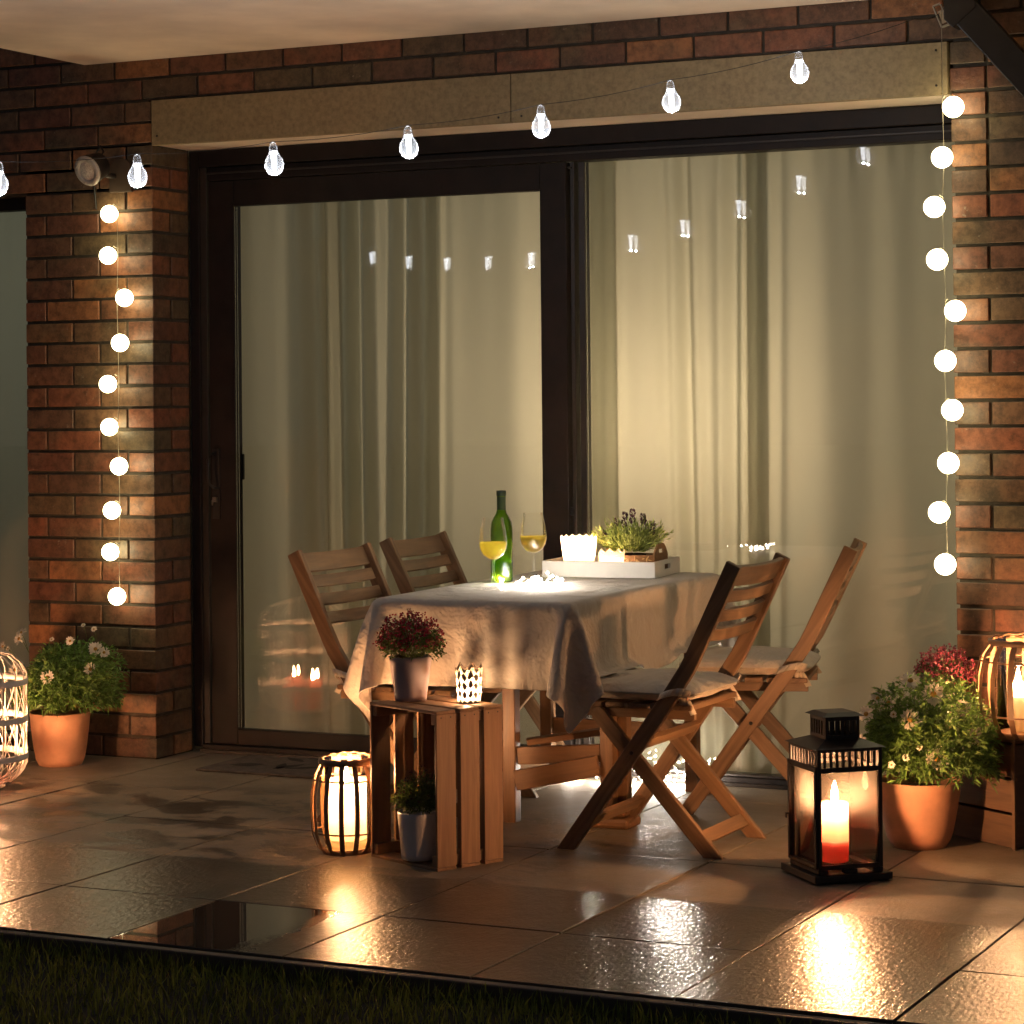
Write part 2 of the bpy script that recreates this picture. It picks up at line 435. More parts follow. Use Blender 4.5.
def vessel(name, edge=.5, tint=(.98, .98, .97), haze=.0):
    """thin blown glass: clear in the middle, white mixed into edges and haze stands in for caught light"""
    m, nt, out = newmat(name); nn = N(nt)
    t = nn('BsdfTransparent'); t.inputs[0].default_value = rgb(*tint)
    g = nn('BsdfGlossy'); g.inputs['Roughness'].default_value = .02
    fr = nn('Fresnel'); fr.inputs[0].default_value = 1.28
    mx = nn('MixShader'); nn.L(math_(nn, 'MULTIPLY', fr.outputs[0], .55), mx.inputs[0]); nn.L(t.outputs[0], mx.inputs[1]); nn.L(g.outputs[0], mx.inputs[2])
    lw = nn('LayerWeight'); lw.inputs[0].default_value = .28
    f = math_(nn, 'MULTIPLY_ADD', math_(nn, 'POWER', lw.outputs[1], 3.5), edge, haze)
    tl = nn('BsdfTranslucent'); tl.inputs[0].default_value = (.95, .95, .95, 1)
    df = nn('BsdfDiffuse'); df.inputs[0].default_value = (.9, .9, .9, 1)
    m2 = nn('MixShader'); m2.inputs[0].default_value = .5; nn.L(tl.outputs[0], m2.inputs[1]); nn.L(df.outputs[0], m2.inputs[2])
    m3 = nn('MixShader'); nn.L(f, m3.inputs[0]); nn.L(mx.outputs[0], m3.inputs[1]); nn.L(m2.outputs[0], m3.inputs[2])
    nn.L(m3.outputs[0], out.inputs[0]); return m
M['bulbglass'] = vessel('bulb glass', .8, haze=.04)
M['wineglass'] = vessel('wine glass', 1.0, haze=.012)
M['waxwhite'] = wax('ivory wax', (.9, .80, .62))
M['waxred'] = wax('red wax', (.72, .13, .09), .35)
M['glowred'] = wax('pale red wax for glow', (.86, .24, .17), .8)  # paler wax tone stands in for glow near the flame
M['waxpink'] = wax('pink wax', (.85, .36, .28))
def bottle_mat():
    m, nt, out = newmat('green bottle glass'); nn = N(nt)
    t = nn('BsdfTransparent'); t.inputs[0].default_value = (.34, .60, .06, 1)
    tl = nn('BsdfTranslucent'); tl.inputs[0].default_value = (.42, .62, .02, 1)
    g = nn('BsdfGlossy'); g.inputs['Roughness'].default_value = .03
    m0 = nn('MixShader'); m0.inputs[0].default_value = .35; nn.L(t.outputs[0], m0.inputs[1]); nn.L(tl.outputs[0], m0.inputs[2])
    fr = nn('Fresnel'); fr.inputs[0].default_value = 1.5
    mx = nn('MixShader'); nn.L(fr.outputs[0], mx.inputs[0]); nn.L(m0.outputs[0], mx.inputs[1]); nn.L(g.outputs[0], mx.inputs[2])
    nn.L(mx.outputs[0], out.inputs[0]); return m
M['bottle'] = bottle_mat()
def liquid(name, c):
    m, nt, out = newmat(name); nn = N(nt)
    t = nn('BsdfTransparent'); t.inputs[0].default_value = rgb(*c)
    tl = nn('BsdfTranslucent'); tl.inputs[0].default_value = rgb(*c)
    g = nn('BsdfGlossy'); g.inputs['Roughness'].default_value = .02
    m0 = nn('MixShader'); m0.inputs[0].default_value = .35; nn.L(t.outputs[0], m0.inputs[1]); nn.L(tl.outputs[0], m0.inputs[2])
    mx = nn('MixShader'); mx.inputs[0].default_value = .06; nn.L(m0.outputs[0], mx.inputs[1]); nn.L(g.outputs[0], mx.inputs[2])
    nn.L(mx.outputs[0], out.inputs[0]); return m
M['wine'] = liquid('white wine', (.88, .76, .22))

def lace_mat(name, lit, opaque, cell, cut=.30):
    """thin shell with a repeating cut-out diamond pattern (holes are see-through)"""
    m, nt, out = newmat(name); nn = N(nt)
    uv = nn('UVMap').outputs[0]
    sp = nn('SeparateXYZ'); nn.L(mapping(nn, uv, cell), sp.inputs[0])
    fx = math_(nn, 'ABSOLUTE', math_(nn, 'SUBTRACT', math_(nn, 'FRACT', sp.outputs[0]), .5))
    fy = math_(nn, 'ABSOLUTE', math_(nn, 'SUBTRACT', math_(nn, 'FRACT', sp.outputs[1]), .5))
    d = math_(nn, 'ADD', fx, fy)
    ring = math_(nn, 'ABSOLUTE', math_(nn, 'SUBTRACT', d, .5))
    hole = math_(nn, 'GREATER_THAN', ring, cut * .5)
    inner = math_(nn, 'LESS_THAN', math_(nn, 'ABSOLUTE', math_(nn, 'SUBTRACT', d, .2)), .07)
    hole = math_(nn, 'MULTIPLY', hole, math_(nn, 'SUBTRACT', 1.0, inner))
    b = nn('BsdfPrincipled'); setin(b, Base_Color=rgb(*opaque), Roughness=.5)
    tl = nn('BsdfTranslucent'); tl.inputs[0].default_value = rgb(*opaque)
    m0 = nn('MixShader'); m0.inputs[0].default_value = lit; nn.L(b.outputs[0], m0.inputs[1]); nn.L(tl.outputs[0], m0.inputs[2])
    t = nn('BsdfTransparent')
    mx = nn('MixShader'); nn.L(hole, mx.inputs[0]); nn.L(m0.outputs[0], mx.inputs[1]); nn.L(t.outputs[0], mx.inputs[2])
    nn.L(mx.outputs[0], out.inputs[0]); return m
M['lacewhite'] = lace_mat('pierced white metal', .3, (.72, .66, .58), (26, 9, 1), .62)
M['frosted'] = wax('frosted cup glass', (.86, .72, .55), .7)

def point(parent, loc, energy, c=(1, .58, .27), r=.012, name='candle_light'):
    l = bpy.data.lights.new(name, 'POINT'); l.energy = energy; l.color = c; l.shadow_soft_size = r
    o = bpy.data.objects.new(name, l); col.objects.link(o); o.location = loc
    if parent is not None: o.parent = parent
    return o

def make_flame(parent, p, e, k=1.0, c=(1, .50, .23)):
    """teardrop flame; its glow carries the light output e"""
    pr = [(.0004, 0), (.0050, .005), (.0078, .015), (.0062, .027), (.0028, .041), (.0002, .050)]
    pr = [(a * k, b * k) for a, b in pr]
    area = sum(PI * (a[0] + b[0]) * math.hypot(a[0] - b[0], a[1] - b[1]) for a, b in zip(pr[:-1], pr[1:]))
    mb = MB(); mb.lathe(pr, 10, p)
    return mb.build('flame', emit('candle flame %.1f' % e, c, e / (PI * area)), parent)

# ------------------------------------------------------------------ camera
R = Vector((0.90002209, 0.43574162, -0.00945898)); U = Vector((0.01328464, -0.00573387, 0.99989532)); W = Vector((-0.43564177, 0.90005353, 0.01094928))
cam = bpy.data.cameras.new('camera'); camo = bpy.data.objects.new('camera', cam); col.objects.link(camo)
camo.matrix_world = Matrix(((R.x, U.x, -W.x, 5.25654), (R.y, U.y, -W.y, -7.74368), (R.z, U.z, -W.z, 1.34523), (0, 0, 0, 1)))
cam.sensor_width = 36; cam.lens = 2443.99 / 1024 * 36; cam.shift_y = (374.06 - 512) / 1024; cam.clip_start = .05; cam.clip_end = 500
sc.camera = camo

# ------------------------------------------------------------------ brick walls
H = 28 * .083333; CO = .083333; J = .012
def brick(mb, x0, x1, y0, y1, z0, z1):
    d = [rnd.uniform(-.0015, .0015) for _ in range(4)]
    mb.box(x0 + d[0] * .5, x1 + d[1] * .5, y0 + d[2], y1, z0 + d[3] * .5, z1 + d[3] * .5, c=(rnd.random(), rnd.random(), rnd.random()))
def course_left(mb, xr, x_end, zi, full, y0=0, corner=True, zb=None):
    """bricks running left from xr; full -> stretcher at the corner, else header"""
    z0 = zi * CO + J / 2; z1 = z0 + CO - J
    x = xr; first = True
    while x > x_end:
        L = .24 if (full or not first) else .115
        a = max(x - L, x_end)
        dep = .115 if (full or not first) else .243
        brick(mb, a, x, y0, y0 + dep, z0, z1)
        if first and full and corner: brick(mb, x - .115, x, y0 + .127, y0 + .243, z0, z1)
        x = a - .010; first = False
def course_right(mb, xl, x_end, zi, full, split=False):
    z0 = zi * CO + J / 2; z1 = z0 + CO - J
    x = xl; first = True
    while x < x_end:
        L = .24 if (full or not first) else .115
        if split and first: L = .115
        b = min(x + L, x_end)
        brick(mb, x, b, 0, .115 if L > .2 else .243, z0, z1)
        if first and L > .2: brick(mb, x, x + .115, .127, .243, z0, z1)
        x = b + .010; first = False
XR = 3.098
WT = 4.0
# left pier, between the two openings
root = empty('brick_wall', (0, 0, 0), 0, 'mottled red and olive brick wall around the glazed patio doors', 'brick wall')
mb = MB(); mo = MB()
for zi in range(-1, int(WT / CO)):
    k = 27 - zi            # courses below the lintel
    full = (k % 2 == 1)
    top = zi >= 30
    zt = zi * CO
    left_open = zi < 26
    if zi < 28:
        course_left(mb, 0, -.592 if left_open else -2.6, zi, full)
        course_right(mb, XR, 5.2, zi, full and k > 4, split=(k <= 4))
    elif not top:
        course_left(mb, -.004, -2.6, zi, full, corner=False)
        course_right(mb, XR - .004, 5.2, zi, False, split=True)
    else:
        course_left(mb, 5.2 if full else 5.2 + .125, -2.6, zi, True, corner=False)
mo.box(-.592, -.009, .009, .26, -.1, 28 * CO); mo.box(XR + .009, 5.2, .009, .26, -.1, 28 * CO)
mo.box(-2.6, 5.2, .0095, .26, 30 * CO, WT); mo.box(-2.6, -.02, .009, .26, 26 * CO, 30 * CO); mo.box(XR + .005, 5.2, .009, .26, 28 * CO, 30 * CO)
mb.build('bricks', M['brick'], root, bevel=.0022, seg=1)
mo.build('mortar', M['mortar'], root)
# inner leaf / jambs in the dark behind the frame
mo = MB(); mo.box(-.59, -.02, .262, .5, -.1, 2.6); mo.box(XR + .02, 5.2, .262, .5, -.1, 2.6); mo.box(-2.6, 5.2, .262, .5, 2.6, WT)
mo.build('inner_leaf', M['wall_in'], root)

# fascia board (box of the roller shutter) over the doors
lr = empty('lintel_board', (0, 0, 0), 0, 'beige two piece board boxed in above the patio doors', 'lintel')
mb = MB()
mb.box(.004, 1.515, -.008, .02, 28 * CO - .008, 30 * CO - .004); mb.build('front_board', M['board'], lr, bevel=.0015)
mb = MB(); mb.box(1.519, XR - .028, -.008, .02, 28 * CO - .008, 30 * CO - .004); mb.build('front_board', M['board'], lr, bevel=.0015)
mb = MB(); mb.box(XR - .025, XR - .008, -.010, .02, 28 * CO - .008, 30 * CO - .004); mb.build('end_strip', M['board'], lr, bevel=.0015)
mb = MB(); mb.box(.006, XR - .01, .0205, .30, 28 * CO - .006, 28 * CO + .012); mb.build('underside_board', M['plaster'], lr)
mb = MB(); mb.box(.006, XR - .01, .0205, .30, 28 * CO + .014, 30 * CO - .01); mb.build('filler', M['mortar'], lr)
for x, z in ((XR - .045, 2.47), (XR - .045, 2.355), (.03, 2.36), (1.47, 2.345), (1.56, 2.345)):
    mb = MB(); mb.lathe([(.0001, -.002), (.004, -.002), (.004, 0)], 8, (x, -.010, z), Matrix(((1, 0, 0), (0, 0, 1), (0, -1, 0)))); mb.build('screw', M['steel'], lr)

# balcony slab above
br = empty('balcony', (0, 0, 2.65), 0, 'pale plastered balcony underside overhanging the patio', 'balcony')
mb = MB(); mb.box(-.305, 6.5, -1.58, -.004, 0.002, .2); mb.build('slab', M['plaster'], br, bevel=.003)
mb = MB(); mb.box(-.33, -.308, -1.6, -.004, .012, .26); mb.box(-.33, 6.5, -1.605, -1.583, .012, .26); mb.build('edge_trim', M['steel'], br)

# square downpipe with an elbow, top right
dp = empty('downpipe', (3.155, -.062, 2.6), 0, 'dark square pipe angling down the brick at the top right', 'downpipe')
mb = MB(); mb.box(-.045, .045, -.035, .035, -.03, 1.2, axis=2); mb.build('upper_pipe', M['steel'], dp, bevel=.004)
mb = MB(); mb.beam((-.02, 0, .02), (.62, 0, -.72), (1, 0, 1), .094, .072); mb.build('diagonal_pipe', M['steel'], dp, bevel=.004)
mb = MB(); mb.box(.575, .665, -.035, .035, -2.598, -.70, axis=2); mb.build('lower_pipe', M['steel'], dp, bevel=.004)
mb = MB(); mb.prism([(-.05, -.038, .04), (-.05, -.038, -.045), (-.02, -.038, -.075), (.055, -.038, -.015), (.05, -.038, .04)], (0, .076, 0)); mb.build('elbow', M['steel'], dp, bevel=.003)

# ------------------------------------------------------------------ sliding doors
door = empty('patio_door', (0, .25, 0), 0, 'wide dark brown sliding glass patio doors with curtains behind', 'patio door')
F = M['frame']
def part(name, mat, parent, boxes, bevel=.002):
    m = MB()
    for b in boxes: m.box(*b)
    return m.build(name, mat, parent, bevel=bevel)
zt = 28 * CO - .008
part('outer_frame', F, door, [(.006, .048, -.005, .12, 0.02, zt), (.048, XR + .1, -.005, .12, 2.262, zt), (XR + .005, XR + .08, .01, .12, .02, 2.262), (.048, XR + .1, -.005, .12, .004, .03)])
part('frame_lip', M['seal'], door, [(.05, .076, .004, .012, .034, 2.26), (.08, XR, .0, .006, 2.232, 2.238)], .001)
part('top_track', F, door, [(.078, XR, .012, .10, 2.207, 2.258)])
part('threshold', M['seal'], door, [(.05, XR + .1, -.03, -.007, .002, .014), (1.62, XR, .005, .05, .032, .040)], .001)
sash = MB(); sash.box(.080, .196, .012, .055, .034, 2.204); sash.box(1.499, 1.604, .012, .055, .034, 2.204)
sash.box(.1965, 1.4985, .012, .055, .034, .094); sash.box(.1965, 1.4985, .012, .055, 2.106, 2.204)
so = sash.build('sash', F, door, bevel=.003)
gb = MB(); t_ = .004
for (x0, x1, z0, z1) in ((.190, .1965, .094, 2.112), (1.4985, 1.503, .094, 2.112)): gb.box(x0, x1, .0565, .062, z0, z1)
gb.build('glazing_bead', M['seal'], so, bevel=.0008)
part('pane', M['winglass'], so, [(.1965, 1.4985, .018, .022, .094, 2.106)], 0).rotation_euler = (0, 0, 0)
p2 = part('pane', M['winglass'], so, [(.1965, 1.4985, .036, .040, .094, 2.106)], 0)
p2.rotation_euler = (.0012, 0, 0)
part('post', M['seal'], door, [(1.612, 1.628, .03, .085, .04, 2.205), (1.640, 1.664, .04, .085, .04, 2.205)], .002)
part('bumper', M['steel'], so, [(1.606, 1.622, .02, .035, 2.18, 2.188), (1.606, 1.618, .02, .03, .93, .96)], .002)
part('fixed_pane', M['winglass'], door, [(1.665, XR + .03, .050, .054, .036, 2.206)], 0)
part('fixed_pane', M['winglass'], door, [(1.665, XR + .03, .080, .084, .036, 2.206)], 0)
hd = MB(); hd.tube([(.107, .010, 1.155), (.104, -.022, 1.15), (.099, -.034, 1.13), (.099, -.034, 1.06), (.103, -.028, 1.035), (.112, -.012, 1.02), (.122, .010, 1.018)], .005, 8)
hd.box(.093, .127, .006, .0118, .90, 1.17)
h = hd.build('handle', M['steel'], so)
lk = MB(); lk.box(.100, .118, -.006, .0055, .965, .985); lk.box(.101, .106, -.012, -.0065, .952, .974); lk.build('key_cylinder', M['chrome'], h, bevel=.001)
part('inner_handle', M['steel'], so, [(.197, .203, .056, .068, 1.05, 1.15)], .004)

# second window at the left edge
wn = empty('side_window', (-1.2, .1, 0), 0, 'tall dark framed window cut off at the left edge of the picture', 'window')
part('window_frame', F, wn, [(.55, .612, 0, .07, 0, 2.164), (-.65, -.60, 0, .07, 0, 2.164), (-.60, .55, 0, .07, 2.118, 2.164), (-.60, .55, 0, .07, 0, .05)])
part('pane', M['winglass'], wn, [(-.60, .55, .03, .034, .05, 2.118)], 0)
part('frame_seal', M['seal'], wn, [(.538, .5495, .008, .02, .05, 2.118)], .001)

# ------------------------------------------------------------------ curtains
def curtain(name, x0, x1, y, label, seed, gaps=(), group=None, amp=.036, z1=2.42):
    r = random.Random(seed)
    nx = int((x1 - x0) / .006); nz = 26
    ph = [r.uniform(0, 6) for _ in range(6)]
    mbb = MB(); V = []
    bunch = [(c, w, a) for c, w, a in gaps]
    for k in range(nz + 1):
        tz = k / nz; z = .015 + (z1 - .015) * tz
        row = []
        for i in range(nx + 1):
            x = x0 + (x1 - x0) * i / nx
            s = x * 2 * PI
            f = .5 * math.sin(s * 1.7 + ph[0] + .25 * math.sin(tz * 2 + ph[3])) + .32 * math.sin(s * 3.3 + ph[1] + .5 * tz) + .13 * math.sin(s * 7.1 + ph[2]) * (tz ** 2)
            f += .16 * math.sin(s * 2.45 + ph[4] + .35 * math.sin(tz * 3 + ph[5])) * (.6 + .4 * math.sin(s * .7 + ph[1]))
            a = amp
            yy = y + a * f
            for c, w, A in bunch:
                cc = c + (tz - .5) * .03 * math.sin(c * 9)
                g = math.exp(-((x - cc) / w) ** 2)
                yy += A * .6 * g * math.sin((x - cc) * 2 * PI / .085 + ph[4] + c * 7)
                yy += .02 * A / .05 * g
            # gathered pleats at the top tape
            tp = max(0, (tz - .80) / .20)
            yy += .012 * tp ** 2 * math.sin(s * 7.5 + ph[5]) + .006 * tp ** 2 * math.sin(s * 14 + ph[1])
            row.append((x, yy, z))
        V.append(row)
    b = 0
    for row in V: mbb.v += row
    w_ = nx + 1
    for k in range(nz):
        for i in range(nx):
            mbb.f.append((k * w_ + i, k * w_ + i + 1, (k + 1) * w_ + i + 1, (k + 1) * w_ + i))
            mbb.uv.append([(V[k][i][0], V[k][i][2]), (V[k][i + 1][0], V[k][i + 1][2]), (V[k + 1][i + 1][0], V[k + 1][i + 1][2]), (V[k + 1][i][0], V[k + 1][i][2])])
            mbb.sm.append(True); mbb.col.append((.5, .5, .5))
    o = mbb.build(name, M['curtain'])
    return tag(o, label, 'curtain', group)
curtain('curtain', -.1, .63, .475, 'thin curtain panel nearest the door handle, left of the gathered folds', 3, [(.50, .10, .035)])
curtain('curtain', .50, .98, .425, 'narrow gathered curtain fold behind the left chairs', 5, [(.66, .07, .05), (.86, .08, .045)])
curtain('curtain', .93, 1.72, .48, 'bright smooth curtain panel behind the wine bottle', 8, [(.95, .05, .03)])
curtain('curtain', 1.60, 2.30, .425, 'warm glowing curtain panel right of the door post', 12, [(1.68, .05, .02), (2.0, .07, .04), (2.18, .08, .04)])
curtain('curtain', 2.20, 3.35, .485, 'green grey curtain panel beside the right brick pier', 15, [(2.27, .07, .045)])
curtain('curtain', -1.9, -.55, .26, 'plain curtain in the window at the left edge of the picture', 21, [(-1.2, .1, .02)], z1=2.3)

# room behind, closed off
def struct(o): o['kind'] = 'structure'; return o
rm = MB(); rm.box(-2.6, 5.2, .54, 4.6, -.12, -.004); struct(rm.build('floor', M['floor_in']))
rm = MB(); rm.box(-2.6, 5.2, 4.6, 4.7, -.1, 2.7); rm.box(-2.7, -2.605, .51, 4.6, -.1, 2.7); rm.box(5.205, 5.3, .51, 4.6, -.1, 2.7); struct(rm.build('wall', M['wall_in']))
rm = MB(); rm.box(-2.6, 5.2, .51, 4.6, 2.605, 2.7); struct(rm.build('ceiling', M['wall_in']))
rm = MB(); rm.box(-.592, -.45, .51, 4.59, 0, 2.6); struct(rm.build('wall', M['wall_in']))
# room lamp behind the curtain
lamp = empty('floor_lamp', (1.82, 1.08, 0), 0, 'lit floor lamp glowing behind the curtain near the door post', 'lamp')
mb = MB(); mb.lathe([(.001, 0), (.13, 0), (.13, .015), (.02, .03), (.012, .05), (.012, 1.0)], 24); mb.build('stand', M['steel'], lamp)
mb = MB(); mb.sphere((0, 0, 1.27), .10, 24, 16); mb.build('lit_globe', emit('lit lamp globe', (1, .74, .46), 88), lamp)
mb = MB(); mb.lathe([(.012, 1.0), (.012, 1.165), (.05, 1.168), (.05, 1.175)], 20); mb.build('holder', M['steel'], lamp)
cl = empty('ceiling_fill', (.6, 2.6, 2.6), 0, 'unseen ceiling lamp added as fill light behind the curtains', 'ceiling lamp')
mb = MB(); mb.lathe([(.001, -.09), (.10, -.08), (.17, -.04), (.18, 0)], 28); mb.build('lamp_shade', M['frosted'], cl)
point(cl, (1.0, 0, -.35), 17, (.90, 1.0, .86), .18, 'curtain_fill')  # ambient fill added away from the shade, tinting the curtains
point(cl, (-1.8, -.9, -.5), 9, (.92, .95, .76), .12, 'curtain_fill')  # second added fill, behind the left window's curtain

# ------------------------------------------------------------------ patio, lawn
mb = MB()
TX, TY, T = 1.12192, -2.12227, .51241
rows = [(TY - .512, TY), (TY, TY + 1.028), (TY + 1.028, TY + 2.056), (TY + 2.056, .52)]
g = .0028
for i in range(-8, 9):
    x0 = TX + i * T; x1 = x0 + T
    rr = rows if x0 > .55 else [(TY - .512, TY), (TY, TY + .537), (TY + .537, TY + 1.56), (TY + 1.56, .52)]
    for (y0, y1) in rr:
        dz = [rnd.uniform(-.0012, .0012) for _ in range(3)]
        def zz(x, y): return dz[0] + dz[1] * .6 * (x - x0) + dz[2] * .5 * (y - y0)
        if i == 1 and y0 < -2.5:
            zz = lambda x, y: 0.0
        P = [(x0 + g, y0 + g, -.05), (x1 - g, y0 + g, -.05), (x1 - g, y1 - g, -.05), (x0 + g, y1 - g, -.05)]
        P += [(p[0], p[1], zz(p[0], p[1])) for p in P]
        c = (rnd.random(), 0, 0)
        mb.hexa(P, c=c)
struct(mb.build('patio', M['patio'], bevel=.0016, seg=1))
mb = MB(); mb.box(-3.2, 5.9, -2.628, .3, -.12, -.012); mb.build('patio_bedding', M['soilg']); struct(bpy.data.objects['patio_bedding'])
mb = MB(); mb.box(-3.2, 5.9, -2.672, -2.640, -.12, -.004); struct(mb.build('patio_edging', plain('edging stone', (.10, .078, .058), .6, var=.15, bumps=.4), bevel=.004))
mb = MB(); mb.face([(-60, -60, -.045), (60, -60, -.045), (60, -2.673, -.045), (-60, -2.673, -.045)]); struct(mb.build('lawn', M['soilg']))
mb = MB()
gr = random.Random(5)
for _ in range(34000):
    y = -2.675 - gr.random() ** 1.3 * 2.0; x = gr.uniform(-.6, 5.6)
    # only the strip of lawn the view could take in
    h_ = gr.uniform(.02, .055); a = gr.uniform(0, 2 * PI); w = gr.uniform(.0012, .0026); ln = gr.uniform(.0, .03); b = gr.uniform(0, 2 * PI)
    dx, dy = math.cos(a) * w, math.sin(a) * w; lx, ly = math.cos(b) * ln, math.sin(b) * ln
    z0 = -.046; t = gr.random()
    n = 1 + .0
    mb.face([(x - dx, y - dy, z0), (x + dx, y + dy, z0), (x + dx * .8 + lx * .4, y + dy * .8 + ly * .4, z0 + h_ * .6), (x + lx, y + ly, z0 + h_), (x - dx * .8 + lx * .4, y - dy * .8 + ly * .4, z0 + h_ * .6)], c=(t, 0, 0))
tag(mb.build('grass', M['grassm']), 'dark short lawn grass along the front edge of the patio', 'grass', kind='stuff')

# ------------------------------------------------------------------ door mat
dm = empty('door_mat', (.56, .02, .0), 0, 'thin dark door mat with a printed leaf pattern before the left door', 'door mat')
mb = MB(); mb.box(-.27, .30, -.20, .19, .001, .009); mb.build('mat', M['mat'], dm, bevel=.003)
mb = MB()
def leafshape(mb, cx, cy, a, L, w, z=.0096):
    pts = []
    for k in range(9):
        t = k / 8; pts.append((t * L, w * math.sin(PI * t)))
    for k in range(7, 0, -1):
        t = k / 8; pts.append((t * L, -w * math.sin(PI * t)))
    ca, sa = math.cos(a), math.sin(a)
    mb.prism([(cx + x * ca - y * sa, cy + x * sa + y * ca, z) for x, y in pts], (0, 0, .0006))
for cx, cy, a, L, w in ((-.20, -.08, .5, .13, .04), (.0, -.10, 1.2, .15, .022), (.04, -.08, .6, .16, .02), (.02, -.1, 1.9, .14, .018), (.12, .02, .2, .14, .02), (.10, .05, 1.0, .12, .018), (.02, .09, 2.6, .13, .02), (.2, -.12, .3, .1, .03)):
    leafshape(mb, cx, cy, a, L, w)
mb.build('leaf_print', M['matdark'], dm)

# ------------------------------------------------------------------ chairs
def make_chair():
    root = empty('folding_chair')
    cm = M['chair']
    def prof(pts, w):
        # offset a polyline in the x-z plane into a band
        P = [Vector((p[0], p[1])) for p in pts]; out1 = []; out2 = []
        for i, p in enumerate(P):
            d0 = (P[i] - P[i - 1]).normalized() if i > 0 else None
            d1 = (P[i + 1] - P[i]).normalized() if i < len(P) - 1 else None
            d = ((d0 or d1) + (d1 or d0)).normalized()
            n = Vector((-d.y, d.x))
            k = 1 / max(.3, n.dot(Vector((-(d1 or d0).y, (d1 or d0).x))))
            out1.append(p + n * w / 2 * k); out2.append(p - n * w / 2 * k)
        return out1, out2
    def band(pts, w, y, t, name, rounded=False):
        a, b = prof(pts, w)
        if name == 'long':
            # level the foot on the ground
            for q in (a, b):
                d = (q[1] - q[0]); q[0] = q[0] + d * ((0 - q[0].y) / d.y)
        if name == 'short':
            for q in (a, b):
                d = (q[-1] - q[-2]); q[-1] = q[-1] + d * ((0 - q[-1].y) / d.y)
        poly = a + b[::-1]
        if rounded:
            poly = []
            c = Vector(pts[0]); d = (Vector(pts[1]) - c).normalized(); n = Vector((-d.y, d.x))
            for k in range(7):
                an = PI * k / 6
                poly.append(c - n * math.cos(an) * w / 2 - d * math.sin(an) * w / 2)
            poly = poly + a[1:] + b[1:][::-1]
        m = MB(); m.prism([(q.x, y - t / 2, q.y) for q in poly], (0, t, 0), uvd=(pts[1][0] - pts[0][0], 0, pts[1][1] - pts[0][1]))
        return m.build('leg', cm, root, bevel=.0028)
    hw = .2225
    for s in (-1, 1):
        band([(.0, .0), (.33, .455), (.397, .555), (.42, .60), (.546, .864)], .047, s * (hw - .012), .023, 'long')
        band([(.10, .405), (.462, .0)], .046, s * (hw - .040), .022, 'short', rounded=True)
    # back slats, slightly dished
    d = Vector((.546 - .42, 0, .864 - .60)).normalized(); nrm = Vector((d.z, 0, -d.x))
    topp = Vector((.546, 0, .864))
    pos = [(.036, .064)] + [(.036 + .066 + .064 * k, .040) for k in range(3)]
    for off, wd in pos:
        m = MB(); c = topp - d * off - nrm * -.004
        seg = 8; rows_ = []
        for i in range(seg + 1):
            y = -hw + .023 + (2 * hw - .046) * i / seg
            sag = nrm * (.012 * (1 - (2 * i / seg - 1) ** 2))
            ctr = c + sag + Vector((0, y, 0))
            rows_.append([ctr + d * wd / 2 - nrm * .007, ctr + d * wd / 2 + nrm * .007, ctr - d * wd / 2 + nrm * .007, ctr - d * wd / 2 - nrm * .007])
        b = len(m.v)
        for r_ in rows_: m.v += [tuple(q) for q in r_]
        for i in range(seg):
            for k in range(4):
                l = (k + 1) % 4
                m.f.append((b + i * 4 + k, b + i * 4 + l, b + (i + 1) * 4 + l, b + (i + 1) * 4 + k))
                m.uv.append([(i * .05 + off * 9, k * .03), (i * .05 + off * 9, k * .03 + .03), (i * .05 + .05 + off * 9, k * .03 + .03), (i * .05 + .05 + off * 9, k * .03)]); m.sm.append(False); m.col.append((.5, .5, .5))
        m.f.append((b, b + 3, b + 2, b + 1)); m.uv.append([(0, 0)] * 4); m.sm.append(False); m.col.append((.5, .5, .5))
        e = b + seg * 4; m.f.append((e, e + 1, e + 2, e + 3)); m.uv.append([(0, 0)] * 4); m.sm.append(False); m.col.append((.5, .5, .5))
        m.build('back_slat', cm, root, bevel=.002)
    # seat: rails and cross slats
    for s in (-1, 1):
        m = MB(); yy = s * (hw - .060); m.box(-.01, .40, yy - .009, yy + .009, .398, .427); m.build('seat_rail', cm, root, bevel=.002)
    m = MB()
    for k in range(6):
        x = -.02 + k * .072; m.box(x, x + .060, -hw + .028, hw - .028, .428, .444, axis=1)
    m.build('seat', cm, root, bevel=.003)
    m = MB(); m.beam((.42, -hw + .052, .052), (.42, hw - .052, .052), (-.36, 0, .405), .042, .018); m.build('crossbar', cm, root, bevel=.002)
    m = MB(); m.beam((.064, -hw + .024, .085), (.064, hw - .024, .085), (.33, 0, .455), .040, .018); m.build('crossbar', cm, root, bevel=.002)
    m = MB(); m.beam((.255, -hw + .024, .33), (.255, hw - .024, .33), (.33, 0, .455), .036, .018); m.build('crossbar', cm, root, bevel=.002)
    for s in (-1, 1):
        m = MB(); m.lathe([(.0001, 0), (.006, 0), (.006, .003), (.0001, .004)], 10, (.22, s * (hw + .0006), .30), Matrix(((1, 0, 0), (0, 0, s), (0, 1, 0)))); m.build('hinge_bolt', M['steel'], root)
    return root
ch0 = make_chair()
CH = [((2.19, -.8525), 0, 'near right wooden folding chair with its dark side towards the crate and a beige cushion'),
      ((2.240, -.155), math.radians(13.5), 'wooden folding chair behind the near right one, its slim back leaning over the lantern'),
      ((1.746, -.778), math.radians(177.5), 'wooden folding chair at the left of the table, its slatted back uncovered'),
      ((1.675, -.03), math.radians(181.1), 'far left wooden folding chair, mostly hidden by the tabletop beside the bottle')]
chairs = []
